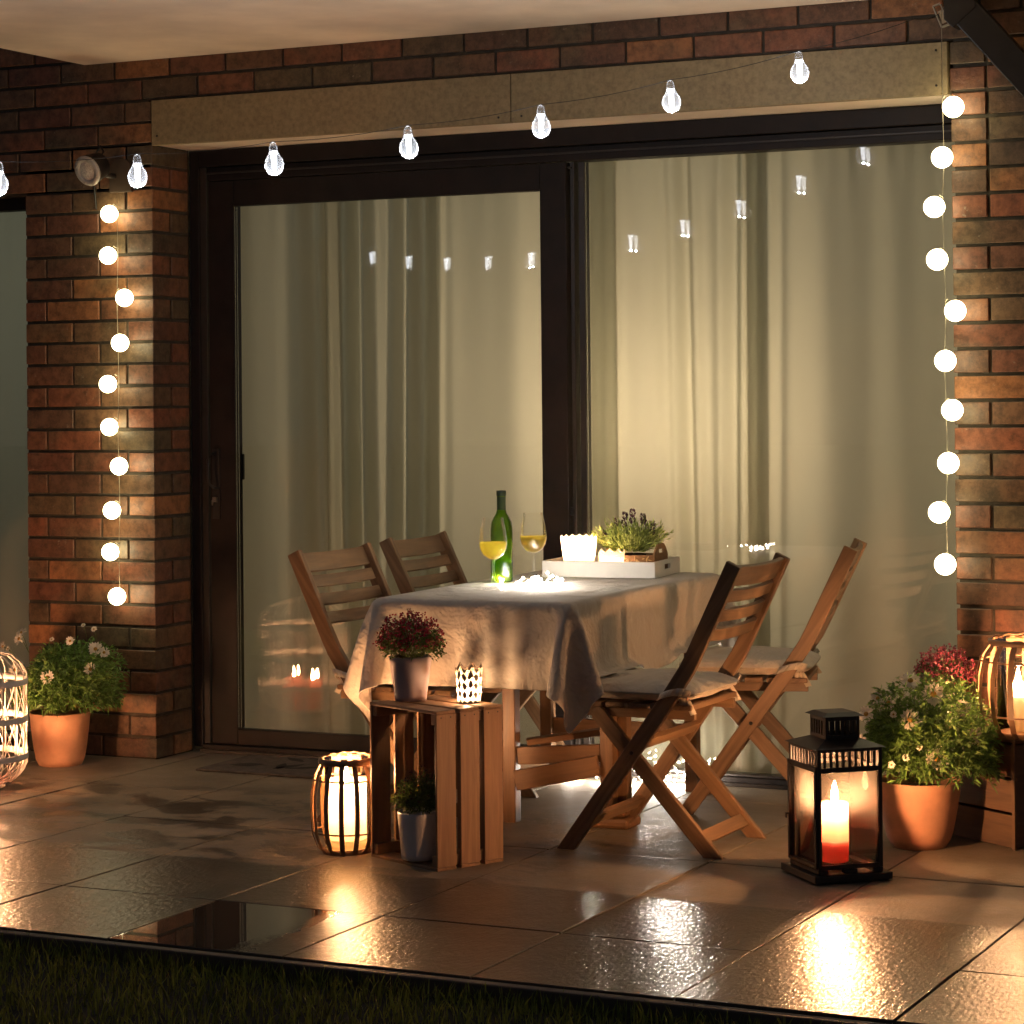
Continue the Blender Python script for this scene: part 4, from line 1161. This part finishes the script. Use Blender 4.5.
# ------------------------------------------------------------------ black metal lantern
def metal_lantern():
    s = .118
    n0 = Vector((3.0555, -1.3083)); t = .753
    g1 = Vector((math.cos(t), math.sin(t))); g2 = Vector((-math.sin(t), math.cos(t)))
    c = n0 + g1 * s + g2 * s
    root = empty('metal_lantern', (c.x, c.y, 0), t, 'black metal and glass lantern with a lit red candle at the front right', 'lantern')
    st = M['steel']
    part('base', st, root, [(-s, s, -s, s, .004, .024)], .002)
    part('feet', st, root, [(x - .014, x + .014, y - .014, y + .014, .0, .0035) for x in (-.095, .095) for y in (-.095, .095)], 0)
    b = .098
    part('spacers', st, root, [(-b, -b + .03, -b, b, .0245, .036), (b - .03, b, -b, b, .0245, .036), (-.02, .02, -b, -b + .02, .0245, .036)], .001)
    b0, b1 = .0365, .318
    w = .011
    for x in (-1, 1):
        for y in (-1, 1):
            m = MB(); m.box(*(sorted((x * b, x * (b - w)))), *(sorted((y * b, y * (b - w)))), b0, b1 + .052); m.build('corner_post', st, root, bevel=.001)
    for z0, z1 in ((b0, b0 + .012), (b1 - .014, b1), (b1 + .042, b1 + .052)):
        for y in (-1, 1):
            ys = sorted((y * b, y * (b - .008)))
            m = MB(); m.box(-b + w + .0005, b - w - .0005, *ys, z0, z1); m.build('rail', st, root, bevel=.001)
            m = MB(); m.box(*ys, -b + w + .0005, b - w - .0005, z0, z1); m.build('rail', st, root, bevel=.001)
    for y in (-1, 1):
        for k in range(9):
            x = -b + w + .012 + k * (2 * (b - w) - .024) / 8
            ys = sorted((y * (b - .002), y * (b - .006)))
            m = MB(); m.box(x - .0042, x + .0042, *ys, b1 + .0005, b1 + .0415); m.build('vent_bar', st, root)
            m = MB(); m.box(*ys, x - .0042, x + .0042, b1 + .0005, b1 + .0415); m.build('vent_bar', st, root)
    for y in (-1, 1):
        yy = y * (b - .011)
        m = MB(); m.box(-b + w, b - w, yy - .001, yy + .001, b0 + .012, b1 - .014); m.build('pane', M['lanternglass'], root)
        m = MB(); m.box(yy - .001, yy + .001, -b + w, b - w, b0 + .012, b1 - .014); m.build('pane', M['lanternglass'], root)
    # hinged door frame on the left face
    m = MB(); x = -b - .004
    m.box(x - .003, x + .003, -b + .002, -b + .013, b0 + .004, b1 + .004); m.box(x - .003, x + .003, b - .013, b - .002, b0 + .004, b1 + .004)
    m.box(x - .003, x + .003, -b + .0135, b - .0135, b0 + .004, b0 + .014); m.box(x - .003, x + .003, -b + .0135, b - .0135, b1 - .006, b1 + .004)
    dr = m.build('door', st, root, bevel=.001)
    m = MB(); m.box(x - .012, x - .0035, b - .012, b - .004, .165, .170); m.box(x - .012, x - .009, b - .012, b - .004, .155, .165)
    m.build('latch', st, dr)
    m = MB(); m.tube([(x - .004, -b + .003, .18), (x - .004, -b + .003, .20)], .0035, 8); m.build('hinge', st, dr)
    # roof: low pyramid, then the chimney box and its cap
    z = b1 + .0525; o = .108
    m = MB(); q = .055
    m.hexa([(-o, -o, z), (o, -o, z), (o, o, z), (-o, o, z), (-q, -q, z + .020), (q, -q, z + .020), (q, q, z + .020), (-q, q, z + .020)]); m.build('roof', st, root, bevel=.0015)
    z2 = z + .0205; q = .052
    m = MB()
    for x in (-1, 1):
        for y in (-1, 1):
            m.box(*(sorted((x * q, x * (q - .008)))), *(sorted((y * q, y * (q - .008)))), z2, z2 + .062)
    for z0, z1 in ((z2, z2 + .010), (z2 + .050, z2 + .062)):
        for y in (-1, 1):
            ys = sorted((y * q, y * (q - .006))); m.box(-q + .0085, q - .0085, *ys, z0, z1); m.box(*ys, -q + .0085, q - .0085, z0, z1)
    for y in (-1, 1):
        for k in range(5):
            x = -q + .018 + k * (2 * q - .036) / 4; ys = sorted((y * (q - .001), y * (q - .005)))
            m.box(x - .004, x + .004, *ys, z2 + .0105, z2 + .0495); m.box(*ys, x - .004, x + .004, z2 + .0105, z2 + .0495)
    m.build('chimney', st, root)
    z3 = z2 + .0625; q2 = .064
    m = MB(); m.hexa([(-q2, -q2, z3), (q2, -q2, z3), (q2, q2, z3), (-q2, q2, z3), (-q2 * .7, -q2 * .7, z3 + .010), (q2 * .7, -q2 * .7, z3 + .010), (q2 * .7, q2 * .7, z3 + .010), (-q2 * .7, q2 * .7, z3 + .010)]); m.build('cap', st, root, bevel=.001)
    m = MB(); pts = []
    for k in range(17):
        a = PI * k / 16; pts.append((-.056 + .112 * (k / 16) + .0, .0 + .075 * math.sin(a), z2 + .04 - .055 * math.sin(a)))
    m.tube(pts, .0022, 6); m.build('bail_handle', st, root)
    mb = MB(); mb.lathe([(.0001, 0), (.045, 0), (.05, .006), (.0001, .006)], 30, (-.012, -.02, .037)); mb.build('candle_plate', M['glass'], root)
    candle(root, (-.008, -.012, .044), .038, .165, M['waxred'], e=25, lr=.014, fz=.016, well_=.66, rim=M['glowred'], glow=.0042, fk=1.35, gp=.16)
    return root
metal_lantern()

# ------------------------------------------------------------------ white cage lantern at the left edge
wc = empty('wire_lantern', (-.19, -.86, 0), 0, 'white wire cage lantern with pink candles cut off at the left edge', 'lantern')
wr, wh = .19, .50
def wprof(t):  # barrel outline, domed top and bottom
    return wr * min(1, (max(0, 1 - abs(2 * t - 1) ** 3.4)) ** .5 + .12)
m = MB(); nst = 20
for k in range(nst):
    a = 2 * PI * k / nst
    m.tube([(wprof(i / 16) * math.cos(a), wprof(i / 16) * math.sin(a), wh * i / 16 + .003) for i in range(17)], .0026, 5)
m.build('ribs', M['whitewire'], wc)
m = MB()
for k in range(nst):
    for (t0, t1) in ((.24, .5), (.5, .76), (.06, .24)):
        for s in (1, -1):
            a0 = 2 * PI * k / nst; a1 = a0 + s * 2 * PI / nst * 1.0
            pts = []
            for i in range(5):
                q = i / 4; tt = t0 + (t1 - t0) * q; aa = a0 + (a1 - a0) * q; rr = wprof(tt) + .002
                pts.append((rr * math.cos(aa), rr * math.sin(aa), wh * tt))
            m.tube(pts, .0017, 4)
m.build('diagonal_wires', M['whitewire'], wc)
for t in (.24, .5, .76):
    m = MB(); rr = wprof(t)
    m.lathe([(rr + .005, -.010), (rr + .005, .010), (rr - .001, .010), (rr - .001, -.010), (rr + .005, -.010)], 48, (0, 0, wh * t)); m.build('hoop', M['whitewire'], wc)
m = MB(); m.lathe([(.0001, .012), (wr * .6, .012), (wr * .6, .02), (.0001, .02)], 36); m.build('base_plate', M['whitewire'], wc)
candle(wc, (-.045, .02, .021), .036, .10, M['waxpink'], e=9.0, lr=.02)
candle(wc, (.045, -.01, .021), .036, .13, M['waxpink'], e=10.0, lr=.02)
candle(wc, (.0, .075, .021), .034, .15, M['waxpink'], e=3, lr=.02)

# ------------------------------------------------------------------ lights on strings
def globe_string(name, x, y, pts, rr, label, ztop):
    root = empty(name, (x, y, 0), 0, label, 'string lights')
    m = MB(); m.tube([(0, -.004, ztop)] + [(.004 * math.sin(k * 2.1), -.004, z) for k, (_, z) in enumerate(pts)], .0011, 5); m.build('wire', M['clearwire'], root)
    for k, (gx, gz) in enumerate(pts):
        m = MB(); m.sphere((gx - x, -.03 if abs(gx - x) < .03 else -.008, gz), rr, 22, 14); g_ = m.build('globe', M['globe'], root)
        m = MB(); s = 1 if gx > x else -1
        m.tube([(0, -.006, gz + rr * .9), (s * min(abs(gx - x), .012), -.012, gz + rr + .004)], .002, 5); m.build('cap', M['clearwire'], g_)
GL = [(-.159, 2.07), (-.151, 1.91), (-.093, 1.749), (-.099, 1.578), (-.156, 1.423), (-.166, 1.26), (-.108, 1.112), (-.142, .945), (-.166, .786), (-.122, .62)]
GR = [(3.127, 2.274), (3.095, 2.112), (3.061, 1.956), (3.075, 1.785), (3.126, 1.62), (3.098, 1.46), (3.119, 1.302), (3.104, 1.133), (3.072, .975), (3.09, .809)]
globe_string('globe_light_string', -.127, -.046, GL, .0335, 'string of ten lit globes down the left brick pier', 2.13)
globe_string('globe_light_string', 3.091, -.07, GR, .0345, 'string of ten lit globes down the right brick pier', 2.60)

def bulb_string():
    root = empty('bulb_light_string', (0, 0, 0), 0, 'black cable of clear lit bulbs strung across above the doors', 'string lights')
    P = [Vector((2.737 - .341 * j, -.443 - .231 * j, 2.401 - .034 - .102 * j + .007 * j * j)) for j in range(12)]
    wp = [Vector((3.071, -.03, 2.585)), Vector((3.03, -.16, 2.555))] + [p + Vector((0, 0, .070)) for p in P]
    pts = []
    for a, b in zip(wp[:-1], wp[1:]):
        for q in range(6):
            t = q / 6; p = a.lerp(b, t); p.z -= .010 * 4 * t * (1 - t); pts.append(p)
    pts.append(wp[-1]); pts.append(wp[-1] + Vector((-.55, -.35, -.05)))
    m = MB(); m.tube(pts, .0010, 5); m.build('cable', M['blackwire'], root)
    rr = random.Random(4)
    for j, p in enumerate(P):
        ax = Matrix.Rotation(rr.uniform(-.08, .08), 3, 'Y')
        m = MB(); rb = .030
        m.lathe([(.0001, -.030 - .004), (.012, -.031), (.022, -.024), (.0285, -.010), (.0295, .002), (.026, .015), (.018, .028), (.0135, .038), (.0125, .046)], 24, p, ax)
        bl = m.build('bulb', M['bulbglass'], root)
        m = MB(); m.lathe([(.0001, -.020), (.0035, -.019), (.0060, -.014), (.0075, .004), (.0085, .028), (.0110, .034), (.0115, .040), (.0001, .041)], 14, p, ax); m.build('led_core', M['led'], bl)
        m = MB(); m.lathe([(.0125, .0455), (.0125, .052), (.009, .064), (.004, .068), (.0001, .069)], 14, p, ax); m.build('socket', M['bulbglass'], bl)
        if j < 8: point(root, p + Vector((0, 0, -.0275)), .9, (.86, .91, 1.0), .003, 'bulb_light')
    po = empty('wooden_post', (-1.55, -3.35, -.05), 0, 'plain wooden post that carries the end of the bulb string', 'post')
    m = MB(); m.box(-.035, .035, -.035, .035, 0, 2.3, axis=2); m.build('shaft', M['crate'], po, bevel=.004)
bulb_string()
hk = empty('cable_clip', (3.069, -.022, 2.577), 0, 'small clear plastic clip holding the bulb cable by the downpipe', 'clip')
m = MB(); m.beam((-.020, 0, .034), (.008, 0, -.036), (1, 0, .4), .004, .016); m.beam((.004, 0, .042), (.032, 0, -.028), (1, 0, .4), .004, .016)
m.beam((-.020, 0, .034), (.004, 0, .042), (.4, 0, -1), .004, .016); m.beam((.008, 0, -.036), (.032, 0, -.028), (.4, 0, -1), .004, .016)
m.build('clip_body', M['glassy'] if 'glassy' in M else plain('clear plastic', (.45, .40, .32), .3, bumps=0), hk)
m = MB(); m.beam((-.002, .012, .02), (.014, .012, -.02), (1, 0, .4), .014, .006); m.build('spring', M['chrome'], hk)

# floodlight (unlit) on the left pier
fl = empty('wall_spotlight', (-.150, -.006, 2.215), 0, 'unlit round steel spotlight on the left brick pier above the globes', 'spotlight')
m = MB()
pts = [(-.028, 0, -.06), (.052, 0, -.06)] + [(.052 * math.cos(a) * 1.0 + .0, 0, .0 + .052 * math.sin(a)) for a in [PI * k / 10 for k in range(0, 11)]]
pts = [(.012 + .042 * math.cos(PI * k / 12), -.008, .012 + .046 * math.sin(PI * k / 12)) for k in range(13)] + [(-.030, -.008, -.05), (.054, -.008, -.05)]
m.prism(pts[::-1], (0, .012, 0)); m.build('wall_plate', plain('brown wall plate', (.085, .055, .035), .6), fl, bevel=.002)
hdv = Vector((-.12, -.9, -.38)).normalized(); M3 = hdv.to_track_quat('Z', 'Y').to_matrix()
hc = Vector((-.03, -.115, .012))
m = MB(); m.lathe([(.0001, -.07), (.025, -.07), (.04, -.055), (.046, -.01), (.046, .006), (.0001, .006)], 32, hc, M3); hs = m.build('lamp_housing', M['steel'], fl)
m = MB(); m.lathe([(.030, .008), (.032, .012), (.046, .012), (.049, .006), (.046, .0)], 36, hc, M3); rg = m.build('bezel', plain('brushed grey metal', (.62, .57, .50), .45, metal=.1, bumps=.1), hs)
m = MB(); m.lathe([(.0001, .011), (.020, .010), (.031, .0075)], 32, hc, M3); m.build('lens', plain('ribbed glass lens', (.90, .78, .66), .4, scale=200, var=.2), hs)
for k in range(4):
    m = MB(); a = PI / 4 + k * PI / 2 + .3; m.lathe([(.0001, .0145), (.003, .0140), (.0035, .012)], 8, hc + M3 @ Vector((.040 * math.cos(a), .040 * math.sin(a), 0)), M3); m.build('screw', M['chrome'], hs)
m = MB(); m.tube([(.0, -.02, 0), (-.01, -.05, .0), hc - hdv * .06], .009, 8); m.build('swivel_arm', M['steel'], fl)
m = MB(); m.tube([(-.03, -.07, .04), (-.02, -.05, .075), (-.045, -.03, .095), (-.075, -.018, .07), (-.085, -.01, -.02), (-.08, -.006, -.1)], .0035, 6); m.build('cable', M['blackwire'], fl)

fl.scale = (1.22, 1.22, 1.22)
# ------------------------------------------------------------------ on the crate: pierced candle holder
def pierced_mat():
    m, nt, out = newmat('pierced patterned glass'); nn = N(nt)
    uv = nn('UVMap').outputs[0]
    sp = nn('SeparateXYZ'); nn.L(mapping(nn, uv, (13, 4.0, 1)), sp.inputs[0])
    fx = math_(nn, 'ABSOLUTE', math_(nn, 'SUBTRACT', math_(nn, 'FRACT', sp.outputs[0]), .5))
    fy = math_(nn, 'ABSOLUTE', math_(nn, 'SUBTRACT', math_(nn, 'FRACT', sp.outputs[1]), .5))
    d = math_(nn, 'ADD', fx, fy)
    a = math_(nn, 'LESS_THAN', d, .46)
    ring = math_(nn, 'LESS_THAN', math_(nn, 'ABSOLUTE', math_(nn, 'SUBTRACT', d, .28)), .035)
    sp2 = nn('SeparateXYZ'); nn.L(mapping(nn, uv, (39, 12, 1)), sp2.inputs[0])
    gx = math_(nn, 'ABSOLUTE', math_(nn, 'SUBTRACT', math_(nn, 'FRACT', sp2.outputs[0]), .5)); gy = math_(nn, 'ABSOLUTE', math_(nn, 'SUBTRACT', math_(nn, 'FRACT', sp2.outputs[1]), .5))
    grid = math_(nn, 'GREATER_THAN', math_(nn, 'ADD', gx, gy), .40)
    open_ = math_(nn, 'MULTIPLY', a, math_(nn, 'MULTIPLY', math_(nn, 'SUBTRACT', 1.0, ring), math_(nn, 'SUBTRACT', 1.0, math_(nn, 'MULTIPLY', grid, .45))))
    b = nn('BsdfPrincipled'); setin(b, Base_Color=(.05, .032, .022, 1), Roughness=.4)
    fr = nn('BsdfTranslucent'); fr.inputs[0].default_value = (.85, .72, .52, 1)
    t = nn('BsdfTransparent'); m0 = nn('MixShader'); m0.inputs[0].default_value = .45; nn.L(fr.outputs[0], m0.inputs[1]); nn.L(t.outputs[0], m0.inputs[2])
    mx = nn('MixShader'); nn.L(open_, mx.inputs[0]); nn.L(b.outputs[0], mx.inputs[1]); nn.L(m0.outputs[0], mx.inputs[2])
    nn.L(mx.outputs[0], out.inputs[0]); return m
tl_ = empty('tealight_holder', (1.992, -1.312, CZ), 0, 'dark lace patterned tealight glass glowing on the near crate', 'tealight holder')
def scallop_cup(mb, r0, r1, h, n, amp, seg=96, rows_=10, thick=None):
    b = len(mb.v)
    for i in range(seg):
        a = 2 * PI * i / seg
        ht = h - amp * abs(math.sin(a * n / 2))
        for k in range(rows_ + 1):
            t = k / rows_; r_ = r0 + (r1 - r0) * t; mb.v.append((r_ * math.cos(a), r_ * math.sin(a), ht * t))
    for i in range(seg):
        j = (i + 1) % seg
        for k in range(rows_):
            mb.f.append((b + i * (rows_ + 1) + k, b + j * (rows_ + 1) + k, b + j * (rows_ + 1) + k + 1, b + i * (rows_ + 1) + k + 1))
            mb.uv.append([(i / seg, k / rows_), ((i + 1) / seg, k / rows_), ((i + 1) / seg, (k + 1) / rows_), (i / seg, (k + 1) / rows_)]); mb.sm.append(True); mb.col.append((.5, .5, .5))
m = MB(); scallop_cup(m, .034, .041, .118, 7, .018); m.build('pierced_shell', pierced_mat(), tl_)
m = MB(); m.lathe([(.0001, .001), (.034, .001), (.034, .004), (.0001, .004)], 30); m.build('holder_base', M['steel'], tl_)
m = MB(); m.lathe([(.0001, .0045), (.019, .0045), (.019, .018), (.0001, .017)], 24); m.build('tealight', M['waxwhite'], tl_)
make_flame(tl_, (0, 0, .020), 6, .62, (1, .60, .32))

# ------------------------------------------------------------------ on the table
CTZ = CT
bt = empty('wine_bottle', (1.688, -.462, CTZ), 0, 'green glass wine bottle standing behind the wine glasses', 'bottle')
m = MB(); m.lathe([(.0001, .003), (.030, .0), (.0355, .004), (.0365, .012), (.0365, .175), (.034, .198), (.026, .214), (.0175, .228), (.0145, .242), (.0140, .285), (.0155, .288), (.0155, .300), (.0135, .302), (.0125, .298)], 40); m.build('bottle_glass', M['bottle'], bt)
m = MB(); m.lathe([(.0001, .006), (.030, .006), (.0335, .012), (.0335, .125), (.0001, .125)], 32); m.build('wine', M['bottle'], bt)
m = MB(); m.lathe([(.0158, .285), (.0165, .288), (.0165, .303), (.0001, .3045)], 24); m.build('foil_cap', plain('dark green foil', (.02, .035, .012), .35, bumps=.05), bt)
m = MB(); m.lathe([(.0150, .240), (.0150, .283)], 24); m.build('neck_foil', bpy.data.materials['dark green foil'], bt)
def wineglass(loc, lab, k=1.0):
    root = empty('wine_glass', loc, 0, lab, 'wine glass', 'wine glasses on the table')
    m = MB(); m.lathe([(.0001, .0), (.034, .0), (.034, .0015), (.012, .004), (.005, .010), (.0036, .030), (.0036, .085), (.006, .093), (.018, .098), (.031, .108), (.0405, .124), (.0445, .142), (.0438, .160), (.0405, .185), (.036, .208), (.0325, .228)], 36)
    m.build('glass', M['wineglass'], root)
    m = MB(); m.lathe([(.0001, .095), (.017, .100), (.030, .110), (.0392, .125), (.0430, .142), (.0431, .150), (.0001, .150)], 32); m.build('wine', M['wine'], root)
    return root
wineglass((1.795, -.742, CTZ), 'left wine glass, half full of white wine before the bottle')
wineglass((1.775, -.40, CTZ), 'right wine glass of white wine between bottle and tray')

# tray
tr = empty('serving_tray', (1.892, -.020, CTZ), .11, 'white wooden tray with cut handles holding candles and lavender', 'tray')
tw2, td2, tz2 = .20, .155, .054
part('tray_base', M['white'], tr, [(-tw2 + .009, tw2 - .009, -td2 + .009, td2 - .009, .0, .007)], .001)
part('long_side', M['white'], tr, [(-tw2, tw2, -td2, -td2 + .009, 0, tz2)], .0015)
part('long_side', M['white'], tr, [(-tw2, tw2, td2 - .009, td2, 0, tz2)], .0015)
for s in (-1, 1):
    xs = sorted((s * tw2, s * (tw2 - .009)))
    part('short_side', M['white'], tr, [(*xs, -td2 + .0095, -.035, 0, tz2), (*xs, .035, td2 - .0095, 0, tz2), (*xs, -.0348, .0348, 0, .022), (*xs, -.0348, .0348, .040, tz2)], 0)
m = MB(); m.tube([(-.10, -.10, .055), (-.094, -.128, .0545), (-.088, -.139, .050), (-.094, -.1385, .030), (-.098, -.139, .004)], .0011, 5); m.build('hanging_wire', M['blackwire'], tr)
def onT(x, y, z=.0075):
    c, s = math.cos(.11), math.sin(.11); return (1.892 + x * c - y * s, -.020 + x * s + y * c, CTZ + z)
cp = empty('candle_cup', onT(-.095, -.070), 0, 'large scalloped white candle cup glowing on the left of the tray', 'candle holder')
m = MB(); scallop_cup(m, .048, .063, .132, 16, .008); m.build('cup', M['frosted'], cp)
m = MB(); m.lathe([(.0001, .001), (.046, .001)], 30); m.build('cup_base', M['frosted'], cp)
m = MB(); m.lathe([(.0001, .002), (.034, .002), (.034, .062), (.0001, .060)], 30); m.build('candle', M['waxwhite'], cp)
make_flame(cp, (0, 0, .064), 6.0, .8, (1, .62, .34))
c3 = empty('candle_cup', onT(.030, -.100), 0, 'small pierced white candle cup between the large cup and the lavender', 'candle holder')
m = MB(); scallop_cup(m, .037, .046, .088, 9, .014); m.build('pierced_cup', M['lacewhite'], c3)
m = MB(); m.lathe([(.0001, .001), (.034, .001)], 30); m.build('cup_base', M['white'], c3)
m = MB(); m.lathe([(.0001, .002), (.019, .002), (.019, .018), (.0001, .017)], 24); m.build('tealight', M['waxwhite'], c3)
make_flame(c3, (0, 0, .019), 1.0, .6, (1, .62, .34))
bk = empty('basket_box', onT(.080, .03), .05, 'brown wooden trug with rounded cut handles holding the lavender', 'basket')
m = MB()
for s in (-1, 1):
    yb = s * .062
    part('side_board', M['cork'], bk, [(-.085, .085, yb - .003, yb + .003, .0, .062)], .001)
    m = MB(); x = s * .088; pts = []
    out_ = [(-.068, 0), (-.068, .062), (-.052, .082), (-.030, .098), (0, .103), (.030, .098), (.052, .082), (.068, .062), (.068, 0)]
    hole = [(-.022, .068), (.022, .068), (.022, .080), (-.022, .080)]
    # left piece, right piece, below and above the grip hole
    seg = [[(-.068, 0), (-.068, .062), (-.052, .082), (-.030, .098), (-.022, .0995), (-.022, 0)], [(.022, 0), (.022, .0995), (.030, .098), (.052, .082), (.068, .062), (.068, 0)], [(-.022, 0), (-.022, .068), (.022, .068), (.022, 0)], [(-.022, .081), (-.022, .0995), (0, .103), (.022, .0995), (.022, .081)]]
    for sg in seg: m.prism([(x - .003, y, z) for y, z in sg][::-1], (.006, 0, 0))
    m.build('handle_board', M['cork'], bk)
part('bottom_board', M['cork'], bk, [(-.084, .084, -.058, .058, .001, .006)], 0)
m = MB(); rr = random.Random(9)
for k in range(60):
    x = rr.uniform(-.04, .075); z = rr.uniform(.006, .056); leafshape_r = rr.uniform(.0025, .0045)
    a = rr.uniform(0, PI); L = rr.uniform(.006, .011); w = .0022
    ca, sa = math.cos(a), math.sin(a)
    q = [(-L, 0), (0, w), (L, 0), (0, -w)]
    m.prism([(x + u * ca - v * sa, -.0652, z + u * sa + v * ca) for u, v in q], (0, -.0008, 0))
m.build('fretwork', plain('pale fretwork', (.62, .45, .22), .6), bk)
lv = empty('lavender_plant', onT(.062, .03, .014), 0, 'spiky lavender with dark purple heads growing from the trug', 'plant')
m = MB(); m.lathe([(.0001, 0), (.040, 0), (.052, .055), (.047, .055), (.046, .048), (.0001, .048)], 30); m.build('pot', M['soil'], lv)
m = MB(); rr = random.Random(17)
for k in range(430):
    d = rdir(rr); d.z = abs(d.z) + .55; d.normalize(); L = rr.uniform(.07, .135)
    b = Vector((d.x * .03, d.y * .03, .05)); e = b + Vector((d.x * 1.05, d.y * 1.05, d.z * .95)) * L
    for q in range(8):
        t = .25 + .75 * q / 7
        leafpoly(m, b.lerp(e, t), (d + rdir(rr) * .55).normalized(), rr.uniform(.015, .028), .0024, rr, -.05)
m.build('foliage', M['leafC'], lv)
for (dx, dz, dy) in ((0.005, .185, 0), (-.022, .175, .01), (.038, .172, -.005), (.034, .160, .012), (-.045, .155, 0), (.062, .145, .01), (-.06, .135, .015), (.015, .165, -.03), (-.012, .15, -.03), (.07, .12, -.02), (-.075, .11, -.02)):
    m = MB(); rr2 = random.Random(int(dx * 999))
    for q in range(46):
        z = rr2.uniform(-.012, .014); a = rr2.uniform(0, 2 * PI); wd = .0075 * (1 - abs(z) / .02)
        leafpoly(m, Vector((dx * 1.1 + wd * math.cos(a), dy + dx * .3 + wd * math.sin(a), dz * 1.06 - .004 + z)), Vector((math.cos(a), math.sin(a), 1.2)), .009, .0028, rr2, 0)
    m.build('flower_head', M['purple'], lv)

def fairy(name, pts, label, n, spread, e, seed, lights, zmin=None, sag=.01, wraps=0):
    root = empty(name, pts[0], 0, label, 'fairy lights')
    o = Vector(pts[0]); rr = random.Random(seed); path = []; leds = []
    for k in range(n):
        t = k / (n - 1) * (len(pts) - 1); i = min(int(t), len(pts) - 2); f = t - i
        p = Vector(pts[i]).lerp(Vector(pts[i + 1]), f) + Vector((rr.uniform(-1, 1) * spread[0], rr.uniform(-1, 1) * spread[1], abs(rr.gauss(0, 1)) * spread[2]))
        leds.append(p - o); path.append(p - o)
    m = MB(); sm = []
    for a, b in zip(path[:-1], path[1:]):
        for q in range(4):
            sm.append(a.lerp(b, q / 4) + Vector((rr.uniform(-.004, .004), rr.uniform(-.004, .004), rr.uniform(0, .003))))
    sm.append(path[-1]); m.tube(sm, .0005, 4); m.build('wire', M['wirem'], root)
    for p in leds:
        m = MB(); m.sphere(p, .0030, 6, 4, 1.3); m.build('led', M['fairyfloor' if lights else 'fairy'], root)
    return root
fairy('fairy_light_string', [(1.72, -.50, CTZ + .004), (1.83, -.66, CTZ + .004), (1.96, -.72, CTZ + .004), (1.90, -.56, CTZ + .004), (1.80, -.50, CTZ + .004), (1.86, -.42, CTZ + .004)], 'tangle of lit fairy lights on the tablecloth around the glasses', 44, (.045, .06, .012), 1, 3, False)
fairy('fairy_light_string', [(1.60, .12, .006), (1.80, .16, .006), (1.98, .10, .006), (2.04, .20, .006), (1.95, .17, .02), (2.10, .19, .012)], 'tangle of lit fairy lights on the floor behind the table by the curtain', 46, (.05, .035, .030), 1, 4, True)

# ------------------------------------------------------------------ night sky
w = bpy.data.worlds.new('World'); sc.world = w; w.use_nodes = True
nt = w.node_tree; nt.nodes.clear(); nn = N(nt)
o = nn('OutputWorld'); bg = nn('Background'); tc = nn('TexCoord'); sp = nn('SeparateXYZ'); nn.L(tc.outputs['Generated'], sp.inputs[0])
rp = ramp(nn, sp.outputs[2], [(0, (.030, .026, .022)), (.18, (.020, .022, .028)), (1, (.006, .008, .014))])
nn.L(rp.outputs[0], bg.inputs[0]); bg.inputs[1].default_value = 1.5; nn.L(bg.outputs[0], o.inputs[0])

# ------------------------------------------------------------------ look
sc.view_settings.view_transform = 'Standard'; sc.view_settings.look = 'None'; sc.view_settings.gamma = 1; sc.view_settings.exposure = .35
sc.cycles.use_denoising = True
sc.cycles.max_bounces = 10; sc.cycles.transparent_max_bounces = 32; sc.cycles.diffuse_bounces = 4
sc.cycles.sample_clamp_indirect = 25.0; sc.cycles.use_light_tree = True
sc.cycles.caustics_reflective = True; sc.cycles.caustics_refractive = False
